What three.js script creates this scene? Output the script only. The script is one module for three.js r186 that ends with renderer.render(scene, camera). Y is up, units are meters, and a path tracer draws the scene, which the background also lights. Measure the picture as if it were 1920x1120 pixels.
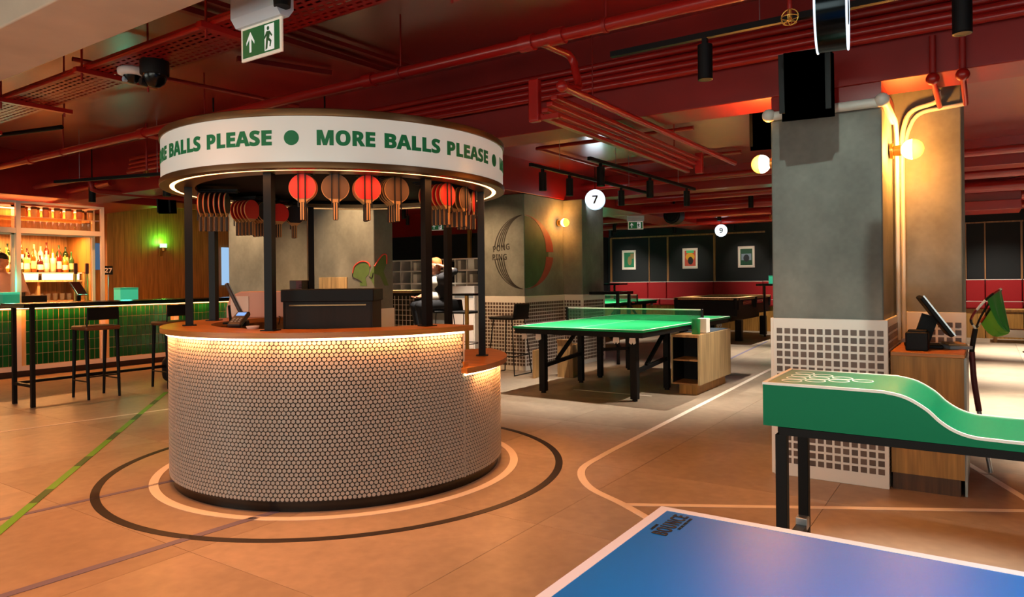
import * as THREE from 'three';
import { RoundedBoxGeometry } from 'three/addons/geometries/RoundedBoxGeometry.js';
import { TextGeometry } from 'three/addons/geometries/TextGeometry.js';
import { FontLoader } from 'three/addons/loaders/FontLoader.js';
import { MarchingCubes } from 'three/addons/objects/MarchingCubes.js';
import { mergeGeometries, toCreasedNormals } from 'three/addons/utils/BufferGeometryUtils.js';
import { RectAreaLightUniformsLib } from 'three/addons/lights/RectAreaLightUniformsLib.js';

// ---------------------------------------------------------------- camera, exposure
const scene = new THREE.Scene();
scene.background = new THREE.Color(0x000000);
const camera = new THREE.PerspectiveCamera(2 * Math.atan(560 / 1315) * 180 / Math.PI, 1920 / 1120, 0.05, 100);
camera.position.set(0, 1.28, 0);
camera.rotation.order = 'YXZ';
camera.rotation.set(0, 34 * Math.PI / 180, -0.6 * Math.PI / 180);
camera.setViewOffset(1920, 1120, 0, 36, 1920, 1120);
const renderer = new THREE.WebGLRenderer({ antialias: true });
renderer.toneMapping = THREE.LinearToneMapping;
renderer.toneMappingExposure = 1.12;
renderer.shadowMap.enabled = true;
RectAreaLightUniformsLib.init();
const WARM = 0xffa05a, AMBER = 0xff8c3a, FLOOR = 0xff9850, NEUTRAL = 0xfff0dc, COOL = 0xdfeaff;
// brightness of the kinds of lamp, seen and unseen (candela for spots and globes, nits for strips and panels)
const I = { floorSpot: 8.2, tableSpot: 14, tableSpotFar: 30, strip: 90, stripCanopy: 60, barStrip: 60, backBar: 400, globe: 8, number: 6, sconce: 0.8, farSpot: 55, wallSpot: 3, wash: 13, unseenPanel: 4.2 };

// ---------------------------------------------------------------- helpers
let seed = 7;
const rnd = () => { seed = (seed * 1664525 + 1013904223) >>> 0; return seed / 4294967296; };
const rr = (a, b) => a + (b - a) * rnd();
const CEIL = (z) => z < -4.9 ? 2.95 : 3.1;
const D = Math.PI / 180, V = (x, y, z) => new THREE.Vector3(x, y, z);
const names = {};
function numbered(n) { const k = names[n] = (names[n] ?? -1) + 1; return k ? n + '_' + String(k).padStart(3, '0') : n; }
function plain(g) { if (g.index) g = g.toNonIndexed(); for (const k of Object.keys(g.attributes)) if (!['position', 'normal', 'uv'].includes(k)) g.deleteAttribute(k); if (!g.attributes.normal) g.computeVertexNormals(); if (!g.attributes.uv) g.setAttribute('uv', new THREE.Float32BufferAttribute(new Float32Array(g.attributes.position.count * 2), 2)); g.morphAttributes = {}; return g; }
function metric(g) {            // uv in metres, from the side each face points to
  const p = g.attributes.position, n = g.attributes.normal, uv = g.attributes.uv;
  for (let i = 0; i < p.count; i++) {
    const x = Math.abs(n.getX(i)), y = Math.abs(n.getY(i)), z = Math.abs(n.getZ(i));
    if (y >= x && y >= z) uv.setXY(i, p.getX(i), p.getZ(i));
    else if (x >= z) uv.setXY(i, p.getZ(i), p.getY(i));
    else uv.setXY(i, p.getX(i), p.getY(i));
  }
  return g;
}
function join(gs) { gs = (Array.isArray(gs) ? gs : [gs]).map(plain); return metric(gs.length > 1 ? mergeGeometries(gs) : gs[0]); }
function mesh(name, gs, m, parent, keepUv) {
  const g = keepUv ? plain(Array.isArray(gs) ? mergeGeometries(gs.map(plain)) : gs) : join(gs);
  const o = new THREE.Mesh(g, m); o.castShadow = o.receiveShadow = true;
  o.name = parent && parent !== scene ? name : numbered(name); (parent ?? scene).add(o); return o;
}
function tag(o, label, category, group) { o.userData.label = label; o.userData.category = category; if (group) o.userData.group = group; return o; }
function thing(name, label, category, [x, y, z] = [0, 0, 0], turn = 0, group) {
  const o = new THREE.Group(); o.name = numbered(name); o.position.set(x, y, z); o.rotation.y = turn; scene.add(o);
  return tag(o, label, category, group);
}
function struct(name, gs, m, parent) { const o = mesh(name, gs, m, parent); if (!parent) o.userData.kind = 'structure'; return o; }
function dup(root, pos, turn, label, group) {
  const r = root.clone(); r.name = numbered(root.name.replace(/_\d{3}$/, '')); r.position.set(...pos); r.rotation.y = turn ?? 0; r.userData = { ...root.userData };
  if (label) r.userData.label = label; if (group) r.userData.group = group; scene.add(r); return r;
}
const bx = (w, h, d, x = 0, y = 0, z = 0, ry = 0, rx = 0, rz = 0) => { const g = new THREE.BoxGeometry(w, h, d); if (rz) g.rotateZ(rz); if (rx) g.rotateX(rx); if (ry) g.rotateY(ry); return g.translate(x, y, z); };
const span = (x0, x1, y0, y1, z0, z1) => bx(Math.abs(x1 - x0), Math.abs(y1 - y0), Math.abs(z1 - z0), (x0 + x1) / 2, (y0 + y1) / 2, (z0 + z1) / 2);
const rb = (w, h, d, r = 0.01, x = 0, y = 0, z = 0, ry = 0, rx = 0, rz = 0) => { const g = new RoundedBoxGeometry(w, h, d, 2, Math.min(r, w / 2.01, h / 2.01, d / 2.01)); if (rz) g.rotateZ(rz); if (rx) g.rotateX(rx); if (ry) g.rotateY(ry); return g.translate(x, y, z); };
const cy = (r0, r1, h, x = 0, y = 0, z = 0, n = 24, axis = 'y') => { const g = new THREE.CylinderGeometry(r1, r0, h, n); if (axis === 'x') g.rotateZ(-Math.PI / 2); if (axis === 'z') g.rotateX(Math.PI / 2); return g.translate(x, y, z); };
const sp = (r, x = 0, y = 0, z = 0, n = 24) => new THREE.SphereGeometry(r, n, Math.ceil(n * 0.7)).translate(x, y, z);
const la = (pts, n = 32, x = 0, y = 0, z = 0) => new THREE.LatheGeometry(pts.map(([a, b]) => new THREE.Vector2(a, b)), n).translate(x, y, z);
function rod(a, b, r, n = 10) { const A = V(...a), B = V(...b), d = B.clone().sub(A); const g = new THREE.CylinderGeometry(r, r, d.length(), n); g.applyQuaternion(new THREE.Quaternion().setFromUnitVectors(V(0, 1, 0), d.clone().normalize())); return g.translate(...A.add(B).multiplyScalar(0.5).toArray()); }
function bar(a, b, w, h) { const A = V(...a), B = V(...b), d = B.clone().sub(A); const g = new THREE.BoxGeometry(w, h, d.length()); const q = new THREE.Matrix4().lookAt(V(0, 0, 0), d.clone().negate(), Math.abs(d.y) > 0.95 * d.length() ? V(1, 0, 0) : V(0, 1, 0)); g.applyMatrix4(q); return g.translate(...A.add(B).multiplyScalar(0.5).toArray()); }
function pipe(pts, r, n = 12, bend = 0.08) {          // pipe run with rounded elbows
  const c = new THREE.CurvePath(), P = pts.map((p) => V(...p)); let a = P[0];
  for (let i = 1; i < P.length; i++) {
    if (i < P.length - 1) { const u = P[i - 1].clone().sub(P[i]), w = P[i + 1].clone().sub(P[i]); const k = Math.min(bend, u.length() / 2.2, w.length() / 2.2); const s = P[i].clone().add(u.setLength(k)), e = P[i].clone().add(w.setLength(k)); c.add(new THREE.LineCurve3(a, s)); c.add(new THREE.QuadraticBezierCurve3(s, P[i], e)); a = e; } else c.add(new THREE.LineCurve3(a, P[i]));
  }
  return new THREE.TubeGeometry(c, P.length > 2 ? 14 * P.length : 2, r, n);
}
function curve(pts, r, n = 8, seg = 40) { return new THREE.TubeGeometry(new THREE.CatmullRomCurve3(pts.map((p) => V(...p))), seg, r, n); }
function shapeOf(pts) { const s = new THREE.Shape(); pts.forEach(([x, y], i) => i ? s.lineTo(x, y) : s.moveTo(x, y)); s.closePath(); return s; }
const ext = (s, depth, o = {}) => new THREE.ExtrudeGeometry(s, { depth, bevelEnabled: false, curveSegments: 24, ...o });
function sector(r0, r1, a0, a1, y0, y1, seg = 96) {   // ring sector, angles in degrees from +x towards +z
  const s = new THREE.Shape(); s.absarc(0, 0, r1, a0 * D, a1 * D, false); s.absarc(0, 0, r0, a1 * D, a0 * D, true); s.closePath();
  return toCreasedNormals(ext(s, y1 - y0, { curveSegments: seg }).rotateX(Math.PI / 2).translate(0, y1, 0), 0.5);
}
function ringFull(r0, r1, y0, y1, seg = 128) { const s = new THREE.Shape(); s.absarc(0, 0, r1, 0, Math.PI * 2, false); const h = new THREE.Path(); h.absarc(0, 0, r0, 0, Math.PI * 2, true); s.holes.push(h); return toCreasedNormals(ext(s, y1 - y0, { curveSegments: seg }).rotateX(Math.PI / 2).translate(0, y1, 0), 0.5); }
// lights
function spot(parent, [x, y, z], [tx, ty, tz], intensity, angle, penumbra, color, radius = 1.5) {
  const l = new THREE.SpotLight(color, intensity, 0, angle, penumbra, 2); l.name = 'spot_beam'; l.position.set(x, y, z); l.target.position.set(tx, ty, tz); l.castShadow = true; l.shadow.radius = radius; l.shadow.mapSize.set(1024, 1024); parent.add(l, l.target); return l;
}
function glow(parent, [x, y, z], intensity, color, radius = 2) { const l = new THREE.PointLight(color, intensity, 0, 2); l.name = 'lamp_glow'; l.position.set(x, y, z); l.castShadow = true; l.shadow.radius = radius; parent.add(l); return l; }
function panel(parent, [x, y, z], w, h, rx, rz, intensity, color) { const l = new THREE.RectAreaLight(color, intensity, w, h); l.name = 'strip_glow'; l.position.set(x, y, z); l.rotation.set(rx, 0, rz); parent.add(l); return l; }

// ---------------------------------------------------------------- textures (what surfaces are made of)
function hash(x, y, s) { let h = Math.imul(x | 0, 374761393) ^ Math.imul(y | 0, 668265263) ^ Math.imul(s | 0, 1274126177); h = Math.imul(h ^ (h >>> 13), 1274126177); return ((h ^ (h >>> 16)) >>> 0) / 4294967296; }
function vnoise(x, y, px, py, s) { const xi = Math.floor(x), yi = Math.floor(y), fx = x - xi, fy = y - yi, u = fx * fx * (3 - 2 * fx), v = fy * fy * (3 - 2 * fy), m = (a, p) => ((a % p) + p) % p; const h = (a, b) => hash(m(a, px), m(b, py), s); return (h(xi, yi) * (1 - u) + h(xi + 1, yi) * u) * (1 - v) + (h(xi, yi + 1) * (1 - u) + h(xi + 1, yi + 1) * u) * v; }
function fbm(u, v, fx, fy, oct, s) { let a = 0.5, t = 0, n = 0; for (let i = 0; i < oct; i++) { t += a * vnoise(u * fx, v * fy, fx, fy, s + i); n += a; a *= 0.5; fx *= 2; fy *= 2; } return t / n; }
function tex(size, metres, fn, srgb = true) {
  const d = new Uint8Array(size * size * 4);
  for (let j = 0; j < size; j++) for (let i = 0; i < size; i++) { const c = fn(i / size, j / size), k = (j * size + i) * 4; d[k] = Math.max(0, Math.min(255, c[0] * 255)); d[k + 1] = Math.max(0, Math.min(255, c[1] * 255)); d[k + 2] = Math.max(0, Math.min(255, c[2] * 255)); d[k + 3] = 255; }
  const t = new THREE.DataTexture(d, size, size); t.wrapS = t.wrapT = THREE.RepeatWrapping; t.magFilter = THREE.LinearFilter; t.minFilter = THREE.LinearMipmapLinearFilter; t.generateMipmaps = true; if (srgb) t.colorSpace = THREE.SRGBColorSpace; t.repeat.set(1 / metres, 1 / metres); t.needsUpdate = true; return t;
}
const T = {
  floor: tex(512, 2.7, (u, v) => { const a = fbm(u, v, 5, 5, 5, 1), b = fbm(u, v, 60, 60, 3, 9), k = 0.86 + 0.2 * (a - 0.5) + 0.1 * (b - 0.5); return [k, k * 0.995, k * 0.985]; }),
  concrete: tex(512, 1.9, (u, v) => { const a = fbm(u, v, 4, 4, 5, 21), b = fbm(u, v, 11, 7, 4, 33), c = fbm(u, v, 80, 80, 2, 41); const k = 0.8 + 0.36 * (a - 0.5) + 0.2 * (b - 0.5) + 0.06 * (c - 0.5); return [k, k, k * 0.99]; }),
  paint: tex(256, 1.7, (u, v) => { const a = fbm(u, v, 6, 6, 5, 51), k = 0.9 + 0.16 * (a - 0.5); return [k, k, k]; }),
  wood: tex(512, 0.9, (u, v) => { const w = fbm(u, v, 46, 3, 4, 61), s = fbm(u, v, 120, 5, 2, 71), k = 0.82 + 0.34 * (w - 0.5) + 0.12 * (s - 0.5); return [k, k * 0.97, k * 0.92]; }),
  fabric: tex(256, 0.12, (u, v) => { const a = fbm(u, v, 64, 64, 2, 81), k = 0.88 + 0.2 * (a - 0.5); return [k, k, k]; }),
  rough: tex(256, 1.3, (u, v) => { const a = fbm(u, v, 8, 8, 5, 91), k = 0.5 + 0.5 * (a - 0.5); return [k, k, k]; }, false),
};
T.woodAlong = T.wood.clone(); T.woodAlong.rotation = Math.PI / 2; T.woodAlong.needsUpdate = true;
const std = (color, roughness = 0.6, metalness = 0, o = {}) => new THREE.MeshStandardMaterial({ color, roughness, metalness, ...o });
const phy = (color, roughness = 0.6, metalness = 0, o = {}) => new THREE.MeshPhysicalMaterial({ color, roughness, metalness, ...o });
const lit = (color, k, base = 0xffffff) => new THREE.MeshStandardMaterial({ color: base, emissive: color, emissiveIntensity: k, roughness: 0.5 });
const M = {
  floorA: std(0xb9a894, 0.42, 0, { map: T.floor }), floorB: std(0xb3a18d, 0.45, 0, { map: T.floor }), floorC: std(0xbdad9a, 0.44, 0, { map: T.floor }), grout: std(0x968571, 0.9),
  whiteLine: std(0xe9e0d3, 0.55), blackLine: std(0x1d1513, 0.55), blueLine: std(0x6f6a86, 0.55), greenTape: std(0x5fae2a, 0.5), tapeDark: std(0x1f5c22, 0.5),
  red: std(0x991611, 0.33, 0, { map: T.paint }), redDark: std(0x991611, 0.5, 0, { map: T.paint }), redPipe: std(0x991611, 0.3), slab: phy(0x991611, 0.34, 0, { map: T.paint, clearcoat: 1, clearcoatRoughness: 0.24, ior: 1.75 }), slabTan: phy(0x991611, 0.34, 0, { map: T.paint, clearcoat: 1, clearcoatRoughness: 0.22, ior: 1.75 }), beige: std(0xdcc4ac, 0.75, 0, { map: T.paint }),
  concrete: std(0x8f918a, 0.72, 0, { map: T.concrete, bumpMap: T.rough, bumpScale: 0.002 }), concreteWarm: std(0x8f918a, 0.72, 0, { map: T.concrete, bumpMap: T.rough, bumpScale: 0.002 }),
  whitePanel: std(0xe6e2da, 0.4), brownTile: std(0x5c4a3f, 0.35), brownTileB: std(0x665348, 0.38), brownTileC: std(0x52433a, 0.33),
  penny: std(0xa8a29b, 0.28), pennyGrout: std(0x2c251f, 0.85), black: phy(0x09090b, 0.6, 0, { specularIntensity: 0.5 }), blackGloss: phy(0x08080a, 0.22, 0, { specularIntensity: 0.7 }), blackMetal: phy(0x0c0d10, 0.5, 0.2, { specularIntensity: 0.6 }), darkWood: std(0x1d120d, 0.75, 0, { map: T.wood }),
  oak: std(0xdd9042, 0.38, 0, { map: T.woodAlong }), oakEdge: std(0xb3834f, 0.45, 0, { map: T.wood }), oakFront: std(0xc9964a, 0.5, 0, { map: T.wood }), plyLight: std(0xc9b288, 0.5, 0, { map: T.wood }), veneer: std(0xa87a3c, 0.5, 0, { map: T.wood }), pine: std(0xc9a06a, 0.55, 0, { map: T.wood }),
  bronze: std(0x7a5a3a, 0.35, 0.75), brass: std(0xb98d45, 0.3, 0.85), steel: std(0xb8bcc0, 0.3, 0.9), chrome: std(0xd5dade, 0.12, 1), galv: std(0xa9a9a4, 0.45, 0.5), whitePaint: std(0xd9cfc4, 0.5), pipeWhite: std(0xc9c6bd, 0.4),
  greenTile: phy(0x0b4f23, 0.12, 0, { clearcoat: 0.6, clearcoatRoughness: 0.1 }), greenTileB: phy(0x0d5a28, 0.14, 0, { clearcoat: 0.6 }), greenTileC: phy(0x094820, 0.12, 0, { clearcoat: 0.6 }), creamGrout: std(0xd9b98a, 0.7),
  tableGreen: phy(0x03a05a, 0.55, 0, { specularIntensity: 0.45 }), tableBlue: phy(0x0572b8, 0.4, 0, { specularIntensity: 0.5 }), rampGreen: phy(0x05734e, 0.55, 0, { specularIntensity: 0.4 }), rampTop: phy(0x05734e, 0.3, 0, { clearcoat: 0.3, clearcoatRoughness: 0.25 }), lineWhite: std(0xe8e6df, 0.5), net: std(0x16241d, 0.9), netBand: std(0xe8e4d8, 0.8),
  signGreen: std(0x05713f, 0.5, 0, { emissive: 0x05713f, emissiveIntensity: 0.1 }), band: new THREE.MeshStandardMaterial({ color: 0xd8d4cc, roughness: 0.3, emissive: 0xfff4e4, emissiveIntensity: 0.2 }),
  rubberRed: std(0xd8231f, 0.55), rubberBrown: std(0x5a3d22, 0.6), rubberBlack: std(0x15121a, 0.6), ply: std(0xc9955a, 0.5), gripDark: std(0x241b16, 0.7),
  led: lit(0xffd9a0, 6), ledWarm: lit(0xffc27a, 5), upholRed: std(0xa80712, 0.8, 0, { map: T.fabric }), seatTan: std(0x8a4a26, 0.5, 0, { map: T.fabric }), wallDark: std(0x050d12, 0.75, 0, { map: T.paint }),
  skin: std(0xc98b6b, 0.6), skinB: std(0xb9785a, 0.6), hairGinger: std(0xb5541c, 0.75), hairDark: std(0x2a1a12, 0.8), shirtBlack: std(0x16151a, 0.85), apron: std(0xb9b2a4, 0.85), shirtPink: std(0xc99a88, 0.85), jeans: std(0x15161c, 0.9),
  glass: phy(0xf4f2ea, 0.04, 0, { transmission: 0.95, thickness: 0, ior: 1.45 }), screenOff: std(0x0b0d12, 0.12), screenBlue: lit(0x7fb6ff, 0.9, 0x223344),
  teal: lit(0x1f9a78, 0.35, 0x2fb58f), mint: lit(0x3fd8ac, 0.4, 0x3fd0a4), paper: std(0xe6e0d4, 0.8), plasticWhite: std(0xe2d2c6, 0.4), plasticPink: std(0xd3a08c, 0.45), plasticGrey: std(0x8a8d90, 0.5), netGreen: phy(0x2f8f2a, 0.7, 0, { transmission: 0.35, thickness: 0, side: THREE.DoubleSide }),
};
const font = await new FontLoader().loadAsync('fonts/droid/droid_sans_bold.typeface.json');
const fontSerif = await new FontLoader().loadAsync('fonts/droid/droid_sans_regular.typeface.json');
const text = (s, size, depth = 0.002, f = font, cs = 6, fat = 0) => new TextGeometry(s, { font: f, size, depth, curveSegments: cs, bevelEnabled: fat > 0, bevelSize: fat, bevelThickness: 0.0005, bevelSegments: 1 });
function centred(g) { g.computeBoundingBox(); const b = g.boundingBox; return g.translate(-(b.min.x + b.max.x) / 2, -(b.min.y + b.max.y) / 2, 0); }
// ================================================================ THE SETTING
function place(o, label, category) { o.userData.kind = 'structure'; o.userData.label = label; o.userData.category = category; return o; }
function sgroup(name, label, category) { const o = new THREE.Group(); o.name = numbered(name); scene.add(o); return place(o, label, category); }
{ // floor of large stone-look tiles
  const f = sgroup('floor', 'beige stone floor of large square tiles', 'floor');
  mesh('screed', span(-14, 6, -0.2, -0.011, -18, 3.2), M.grout, f);
  const S = 1.2, tg = metric(plain(new RoundedBoxGeometry(S - 0.002, 0.014, S - 0.002, 1, 0.001))), mats = [M.floorA, M.floorB, M.floorC];
  const vs = [0, 1, 2, 3].map((k) => { const g = tg.clone(), uv = g.attributes.uv; for (let i = 0; i < uv.count; i++) uv.setXY(i, uv.getX(i) + k * 0.71, uv.getY(i) + k * 1.37); return g; });
  for (let i = 0; i < 16; i++) for (let j = 0; j < 17; j++) {
    const o = new THREE.Mesh(vs[Math.floor(rnd() * 4)], mats[Math.floor(rnd() * 3)]); o.name = 'tile'; o.castShadow = o.receiveShadow = true;
    o.position.set(-13.6 + i * S + 0.25, -0.007, 2.3 - j * S); f.add(o);
  }
}
place(mesh('wall_south', span(-14, 6, 0, 3.3, 3, 3.2), M.concreteWarm), 'plain plastered wall behind the viewer', 'wall');
place(mesh('wall_east', span(5.8, 6, 0, 3.3, -18, 3), M.wallDark), 'plain dark wall beyond the ramp game', 'wall');
place(mesh('wall_west', span(-14, -13.8, 0, 3.3, -18, 3), M.redDark), 'dark red wall behind the bar', 'wall');
place(mesh('wall_north', span(-14, 6, 0, 3.3, -17.8, -17.5), M.wallDark), 'black wall behind the red benches', 'wall');
{ const w = sgroup('wall_partition', 'dark partition wall with red upper part beside the back benches', 'wall');
  mesh('lower_wall', [span(-13.8, -8.6, 0, 2.4, -13.7, -13.5), span(-8.8, -8.6, 0, 2.4, -17.5, -13.7)], M.wallDark, w);
  mesh('upper_wall', [span(-13.8, -8.6, 2.4, 3.1, -13.7, -13.48), span(-8.8, -8.58, 2.4, 3.1, -17.5, -13.7)], M.red, w); }
{ const c = sgroup('ceiling', 'red painted concrete ceiling slab', 'ceiling');
  mesh('near_bay', span(-14, 6, 3.1, 3.3, -4.9, 3.2), M.slab, c);
  mesh('far_bay', span(-14, 6, 2.95, 3.3, -18, -4.9), M.slabTan, c); }
place(mesh('beam', rb(18, 0.65, 0.36, 0.01, -4.5, 2.775, -1.53), M.beige), 'beige ceiling bulkhead next to the perforated cable tray', 'beam');
place(mesh('beam', rb(19.6, 0.66, 0.39, 0.01, -4, 2.78, -4.945), M.redDark), 'dark red ceiling beam resting on the concrete columns', 'beam');
place(mesh('beam', rb(0.81, 0.62, 12.3, 0.01, -5.72, 2.792, -11.3), M.red), 'red ceiling beam above the column with the ring mural', 'beam');
place(mesh('beam', rb(8.5, 0.5, 0.4, 0.01, -1.1, 2.86, -10.6), M.red), 'red ceiling beam across the bay beyond the first green table', 'beam');
place(mesh('beam', rb(14, 0.45, 0.4, 0.01, -1.5, 2.88, -13.9), M.red), 'red ceiling beam near the back benches', 'beam');
place(mesh('bulkhead', [rb(3, 0.62, 4.4, 0.01, -12.3, 2.8, -3.95), rb(1.25, 0.4, 6, 0.01, -13.2, 2.9, -9.1)], M.red), 'red ceiling bulkhead above the bar shelves', 'beam');

// ---- flat markings on the floor
function ribbon(pts, w) {      // flat strip along a line of [x, z] points
  const L = [], R = [];
  pts.forEach((p, i) => { const a = pts[Math.max(0, i - 1)], b = pts[Math.min(pts.length - 1, i + 1)], dx = b[0] - a[0], dz = b[1] - a[1], l = Math.hypot(dx, dz); L.push([p[0] - dz / l * w / 2, p[1] + dx / l * w / 2]); R.push([p[0] + dz / l * w / 2, p[1] - dx / l * w / 2]); });
  return ext(shapeOf([...L, ...R.reverse()]), 0.0015).rotateX(Math.PI / 2).translate(0, 0.0022, 0);
}
function smooth(pts, n = 40) { return new THREE.CatmullRomCurve3(pts.map(([x, z]) => V(x, 0, z)), false, 'centripetal').getPoints(n).map((p) => [p.x, p.z]); }
const KX = -3.79, KZ = -3.46;
tag(mesh('floor_ring', ringFull(1.18, 1.235, 0.0006, 0.0022, 96).translate(KX, 0, KZ), M.whiteLine), 'white circle painted on the floor close around the kiosk', 'floor marking');
tag(mesh('floor_ring', ringFull(1.5, 1.55, 0.0006, 0.0022, 96).translate(KX, 0, KZ), M.blackLine), 'wide black circle painted on the floor around the kiosk', 'floor marking');
tag(mesh('floor_line', ribbon([[-2.5, -12], [-2.465, -9.87], [-2.33, -5.4], ...smooth([[-2.315, -4.9], [-2.3, -4.55], [-2.25, -4.15], [-2.03, -3.83], [-1.69, -3.62], [-1.3, -3.35]], 30)], 0.05), M.whiteLine), 'white court line with a rounded corner running towards the green table', 'floor marking');
tag(mesh('floor_line', ribbon([[-1.7, -3.63], [0.17, -4.68], [1.5, -5.43]], 0.045), M.whiteLine), 'straight white floor line passing under the green ramp game', 'floor marking');
tag(mesh('floor_line', ribbon([[-0.25, -6.0], [0.18, -4.93], [0.7, -3.6]], 0.045), M.whiteLine), 'short white floor line beside the oak cabinet', 'floor marking');
tag(mesh('floor_line', ribbon([[-7.3, -1.2], [-7.09, -2.55], [-6.87, -3.93], [-6.5, -6.2]], 0.04), M.whiteLine), 'thin white floor line between kiosk and high table', 'floor marking');
tag(mesh('floor_line', ribbon([[-4.55, -0.8], [-4.456, -1.6], [-4.37, -2.48], [-4.33, -2.9]], 0.04), M.blueLine), 'grey-blue floor line cut by the black circle, farther from the blue table', 'floor marking');
tag(mesh('floor_line', ribbon([[-3.4, -0.3], [-3.356, -1.2], [-3.301, -2.28], [-3.28, -2.5]], 0.05), M.blueLine), 'grey-blue floor line ending at the kiosk front', 'floor marking');
tag(mesh('floor_line', ribbon([[-3.0, -7.9], [-3.35, -11.4], [-3.58, -14.3]], 0.04), M.blueLine), 'thin blue floor line beyond the plywood ball bin', 'floor marking');
{ const t = thing('barrier_tape', 'green striped tape stuck diagonally across the floor towards the stools', 'tape');
  const a = [-3.95, -1.28], b = [-7.95, -4.53], n = 18;
  for (let i = 0; i < n; i++) { const p = (k) => [a[0] + (b[0] - a[0]) * k / n, a[1] + (b[1] - a[1]) * k / n]; mesh(i % 3 ? 'stripe' : 'dark_stripe', ribbon([p(i), p(i + 1)], 0.05).translate(0, 0.001, 0), i % 3 ? M.greenTape : M.tapeDark, t); } }

tag(mesh('floor_line', ribbon([[-3.95, -7.1], [-3.0, -7.12]], 0.03), M.whiteLine), 'short thin white floor line under the nearer green table', 'floor marking');

// ---- concrete columns with mosaic skirts
const sq = metric(plain(new RoundedBoxGeometry(0.0345, 0.0345, 0.005, 1, 0.0012))), tileMats = [M.brownTile, M.brownTileB, M.brownTileC];
function tilesOn(parent, x0, x1, y0, y1, z, side) {          // each tile a mesh
  const nx = Math.round((x1 - x0) / 0.05), ny = Math.round((y1 - y0) / 0.05), px = (x1 - x0) / nx, py = (y1 - y0) / ny;
  for (let i = 0; i < nx; i++) for (let j = 0; j < ny; j++) { const o = new THREE.Mesh(sq, tileMats[Math.floor(rnd() * 3)]); o.name = 'tile'; o.castShadow = o.receiveShadow = true; if (side === undefined) o.position.set(x0 + (i + 0.5) * px, y0 + (j + 0.5) * py, z); else { o.rotation.y = Math.PI / 2; o.position.set(side, y0 + (j + 0.5) * py, z - (i + 0.5) * px); } parent.add(o); }
}
function tilesFar(parent, list) {                            // far skirts: one part
  const im = new THREE.InstancedMesh(sq, M.brownTile, list.length), m = new THREE.Matrix4(); im.name = 'mosaic_tiles'; im.userData.kind = 'stuff'; im.castShadow = im.receiveShadow = true;
  list.forEach(([x, y, z, t], i) => im.setMatrixAt(i, m.makeRotationY(t).setPosition(x, y, z))); parent.add(im);
}
function gridList(list, x0, z0, dx, dz, n, y0, ny, t) { for (let i = 0; i < n; i++) for (let j = 0; j < ny; j++) list.push([x0 + dx * (i + 0.5) * 0.05, y0 + (j + 0.5) * 0.05, z0 + dz * (i + 0.5) * 0.05, t]); }
{ const c = sgroup('column', 'grey concrete column beside the oak cabinet with square mosaic skirt', 'column');
  mesh('shaft', rb(0.645, 2.3, 0.74, 0.012, -0.83, 1.15, -5.12), M.concrete, c);
  mesh('head', span(-1.15, -0.51, 2.3, 2.46, -5.5, -4.76), M.red, c);
  const p = mesh('skirt_panel', [rb(0.662, 1.012, 0.02, 0.004, -0.814, 0.506, -4.73)], M.whitePanel, c);
  tilesOn(p, -1.128, -0.5, 0.075, 0.955, -4.7195);
  const q = mesh('skirt_panel', rb(0.02, 1.012, 0.72, 0.004, -0.496, 0.506, -5.1), M.whitePanel, c);
  const l = []; gridList(l, -0.485, -4.76, 0, -1, 14, 0.075, 18, Math.PI / 2); tilesFar(q, l);
  mesh('skirt_panel', rb(0.02, 1.012, 0.72, 0.004, -1.155, 0.506, -5.1), M.whitePanel, c); }
{ const c = sgroup('column', 'concrete column lit by a globe lamp behind the till screen', 'column');
  mesh('shaft', rb(0.55, 3.1, 0.73, 0.012, -0.395, 1.55, -5.87), M.concreteWarm, c);
  const p = mesh('skirt_panel', rb(0.57, 1.03, 0.02, 0.004, -0.39, 0.515, -5.505), M.whitePanel, c);
  tilesOn(p, -0.37, -0.125, 0.77, 0.97, -5.4945); }
{ const c = sgroup('column', 'grey concrete column close behind the kiosk, beside the wine-coloured binder', 'column');
  mesh('shaft', rb(0.73, 2.44, 0.5, 0.012, -6.32, 1.22, -4.76), M.concreteWarm, c);
  mesh('skirt_panel', rb(0.75, 1.0, 0.52, 0.004, -6.32, 0.5, -4.76), M.whitePanel, c); }
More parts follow.
